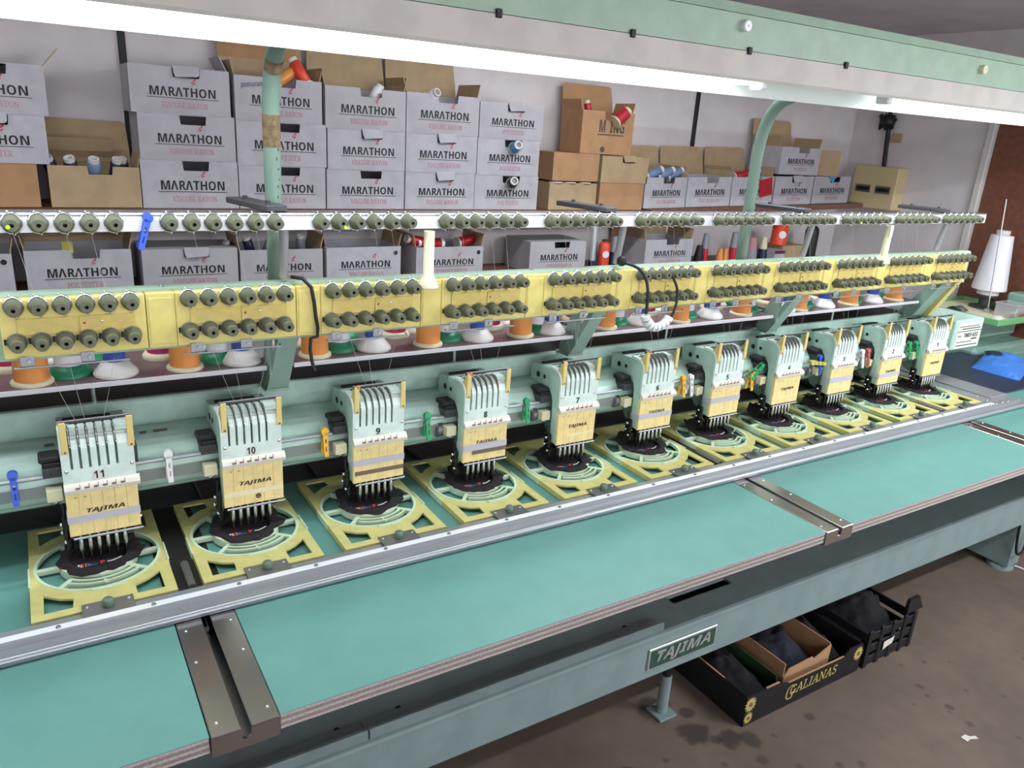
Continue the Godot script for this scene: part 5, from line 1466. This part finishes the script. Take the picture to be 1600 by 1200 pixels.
func crates() -> void:
	var b := thing("fruit_box", "black printed cardboard fruit box with gold corner motifs on the floor", "box", Vector3(2.218, 0, -0.145))
	var w := 0.588
	var d := 0.4
	var h := 0.115
	var edge := [Vector2(0, 0), Vector2(w, 0), Vector2(w, h), Vector2(w - 0.07, h), Vector2(w - 0.1, h - 0.022), Vector2(0.2, h - 0.022), Vector2(0.15, h - 0.002), Vector2(0.09, h - 0.002), Vector2(0.07, h), Vector2(0, h)]
	part(b, "front", sh().prism(edge, d - 0.006, d), M.crate_black)
	part(b, "back", sh().prism(edge, 0, 0.006), M.crate_black)
	part(b, "side", bx(0, 0, 0.006, 0.006, h, d - 0.006), M.crate_black)
	part(b, "side", bx(w - 0.006, 0, 0.006, w, h, d - 0.006), M.crate_black)
	part(b, "bottom", bx(0.006, 0, 0.006, w - 0.006, 0.006, d - 0.006), M.crate_black)
	part(b, "cardboard_edge", sh().box(Vector3(0.09, h - 0.002, d - 0.006), Vector3(0.15, h + 0.0005, d)).box(Vector3(0.2, h - 0.022, d - 0.006), Vector3(w - 0.1, h - 0.0205, d)).box(Vector3(0, h, 0.02), Vector3(0.006, h + 0.001, d - 0.1)), M.carton_brown)
	for x in [0.02, w - 0.02]:
		for k in [[0.08, 0.026], [0.028, 0.02]]:
			if x > 0.3 and k[0] < 0.05:
				continue
			var s := sh()
			var q := []
			for i in 28:
				var r: float = k[1] * (1.0 if i % 2 else 0.68)
				q.append(Vector2(cos(TAU * i / 28), sin(TAU * i / 28) * 1.15) * r)
			s.prism(q, d, d + 0.0012)
			part(b, "gold_motif", s, M.gold_print, Vector3(x, k[0], 0))
			part(b, "motif_center", sh().prism(circle(Vector2.ZERO, k[1] * 0.35, 12), d + 0.0012, d + 0.002), M.hook, Vector3(x, k[0], 0))
	part(b, "lettering", lettering("GALIANAS", 0.24, 0.036, "serif", 0.15), M.gold_print, Vector3(0.335, 0.058, d + 0.0006))
	part(b, "lettering", lettering("G", 0.04, 0.055, "serif", 0.1), M.gold_print, Vector3(0.215, 0.052, d + 0.0008))
	# brown carton and cloth inside the box
	var c := thing("inner_carton", "torn brown carton standing inside the black fruit box", "carton", Vector3(2.43, 0.008, -0.12))
	part(c, "side", bx(0, 0, 0, 0.004, 0.13, 0.34), M.carton_brown)
	part(c, "side", bx(0.23, 0, 0, 0.234, 0.135, 0.34), M.carton_brown)
	part(c, "front", sh().prism([Vector2(0, 0), Vector2(0.234, 0), Vector2(0.234, 0.13), Vector2(0.15, 0.1), Vector2(0.14, 0.112), Vector2(0.02, 0.105), Vector2(0, 0.08)], 0.34, 0.344), M.carton_brown)
	part(c, "bottom", bx(0.004, 0, 0, 0.23, 0.004, 0.34), M.carton_brown)
	solo("cloth_heap", heap(0.22, 0.32, 0.13, 3), M.navy_cloth, "dark navy cloth heaped inside the torn brown carton", "cloth", Vector3(2.547, 0.013, 0.05))
	solo("cloth_heap", heap(0.17, 0.34, 0.12, 4), M.dark_cloth, "black cloth heaped at the end of the fruit box", "cloth", Vector3(2.318, 0.008, 0.05))
	solo("cloth_heap", heap(0.10, 0.34, 0.11, 5), M.dark_cloth, "black cloth filling the gap next to the plastic crate", "cloth", Vector3(2.74, 0.008, 0.04))
	var gc := solo("green_cloth", bx(0, 0, -0.16, 0.004, 0.09, 0.16, 0.001), M.green_cloth, "dark green cloth strip against the torn brown carton", "cloth", Vector3(2.415, 0.02, 0.06))
	gc.rotation.z = 0.25
	solo("packet", bx(-0.03, 0, -0.02, 0.03, 0.012, 0.02, 0.001), M.paper, "white packet lying on the black cloth in the fruit box", "packet", Vector3(2.36, 0.118, -0.02))
	# black plastic crate
	var p := thing("plastic_crate", "black slatted plastic crate filled with dark cloth beside the fruit box", "crate", Vector3(2.83, 0, -0.145))
	var cw := 0.29
	var ch := 0.155
	for e in [0.0, 0.4 - 0.008]:
		for i in 3:
			part(p, "slat", bx(0, 0.006 + i * 0.05, e, cw, 0.04 + i * 0.05, e + 0.008, 0.002), M.crate_black)
	for e in [0.0, cw - 0.008]:
		for i in 3:
			part(p, "slat", bx(e, 0.006 + i * 0.05, 0.008, e + 0.008, 0.04 + i * 0.05, 0.392, 0.002), M.crate_black)
	for x in [0.0, 0.07, 0.14, 0.21, cw - 0.02]:
		for e in [-0.004, 0.395]:
			part(p, "rib", bx(x, 0, e, x + 0.02, ch, e + 0.009, 0.002), M.crate_black)
	part(p, "handle", sh().prism([Vector2(-0.004, ch), Vector2(-0.004, 0.2), Vector2(0.002, 0.215), Vector2(0.06, 0.215), Vector2(0.068, 0.2), Vector2(0.1, ch)], 0, 0.012), M.crate_black, Vector3(cw - 0.064, 0, 0.386))
	part(p, "base", bx(0.004, 0.0, 0.004, cw - 0.004, 0.006, 0.396), M.crate_black)
	part(p, "paper_label", sh().prism([Vector2(0, 0), Vector2(0.055, 0.012), Vector2(0.06, 0.04), Vector2(0.05, 0.036), Vector2(0.0, 0.032)], 0, 0.001), M.paper, Vector3(0.1, 0.05, 0.405))
	solo("cloth_heap", heap(0.262, 0.37, 0.24, 7), M.dark_cloth, "black and navy cloth heaped high in the plastic crate", "cloth", Vector3(2.975, 0.01, 0.04))
	var sc := solo("paper_scrap", sh().prism([Vector2(0, 0), Vector2(0.025, 0.0), Vector2(0.03, -0.012), Vector2(0.05, -0.02), Vector2(0.045, -0.032), Vector2(0.02, -0.02), Vector2(0, -0.022)], 0, 0.001), M.paper, "torn white paper scrap on the bare floor", "paper", Vector3(2.82, 0.002, 0.62))
	sc.rotation.x = -PI / 2


# ---------------------------------------------------------------- threads from rail to bar to heads
func threads() -> void:
	rng.seed = 31
	for k in 11:
		var num := 11 - k
		for i in [1, 3, 4]:
			if i == 4 and k > 6:
				continue
			var a := Vector3(0.416 + P * k + 0.0373 * i, 1.535, -0.01)
			var b := Vector3(0.439 + P * k + 0.0355 * i, 1.42, -0.005)
			solo("sewing_thread", sh().tube([a, b], 0.0003, 4), M.thread, "pale thread running down from the guide rail to the tension unit of head %s" % say_number(num), "thread", Vector3.ZERO, "threads above the tension units")
		for i in [1, 2, 4]:
			var a := Vector3(0.439 + P * k + 0.0355 * i, 1.31, -0.01)
			var b := Vector3(0.494 + P * k + 0.0148 * i, 1.2, -0.003)
			solo("sewing_thread", sh().tube([a, a.lerp(b, 0.5) + Vector3(0, -0.004, 0.0), b], 0.0003, 4), M.thread, "pale thread running down from the tension unit to the head numbered %s" % say_number(num), "thread", Vector3.ZERO, "threads below the tension units")


# ---------------------------------------------------------------- scene
func _ready() -> void:
	# camera
	var cam := Camera3D.new()
	cam.name = "camera"
	add_child(cam)
	cam.fov = 53.22
	cam.near = 0.05
	cam.far = 60.0
	cam.transform = Transform3D(Basis(Vector3(0.85014, 0.06444, 0.52259), Vector3(0.11357, 0.94669, -0.30147), Vector3(-0.51416, 0.31565, 0.79750)).orthonormalized(), Vector3(0.47487, 1.74767, 1.48197))
	cam.current = true
	# sky seen through the window, exposure
	var env := Environment.new()
	env.background_mode = Environment.BG_COLOR
	env.background_color = Color(0.97, 0.97, 1.0)
	env.background_energy_multiplier = 5.5
	env.tonemap_mode = Environment.TONE_MAPPER_LINEAR
	env.tonemap_exposure = 1.0
	env.sdfgi_enabled = true
	env.ssao_enabled = true
	env.ssil_enabled = true
	var we := WorldEnvironment.new()
	we.name = "environment"
	we.environment = env
	add_child(we)
	rng.seed = 1
	materials()
	ceiling_or_fill_lamp(Vector3(2.25, 2.36, -0.35), "twin tube ceiling lamp over the aisle between machine and shelves", 1.7)
	ceiling_or_fill_lamp(Vector3(0.1, 2.36, -0.35), "added twin tube fill light over the aisle brightening the far carton stacks", 0.7)  # unseen fill light, added to lift the carton stacks at this end
	ceiling_or_fill_lamp(Vector3(3.5, 2.36, 1.6), "added twin tube fill light behind the viewer brightening the door side", 6.0)  # unseen fill light, added to brighten the side wall and floor
	room()
	frame()
	machine_lamp()
	heads()
	hoops()
	guide_rail()
	rack()
	shelves()
	corner_things()
	crates()
	pegs()
	threads()
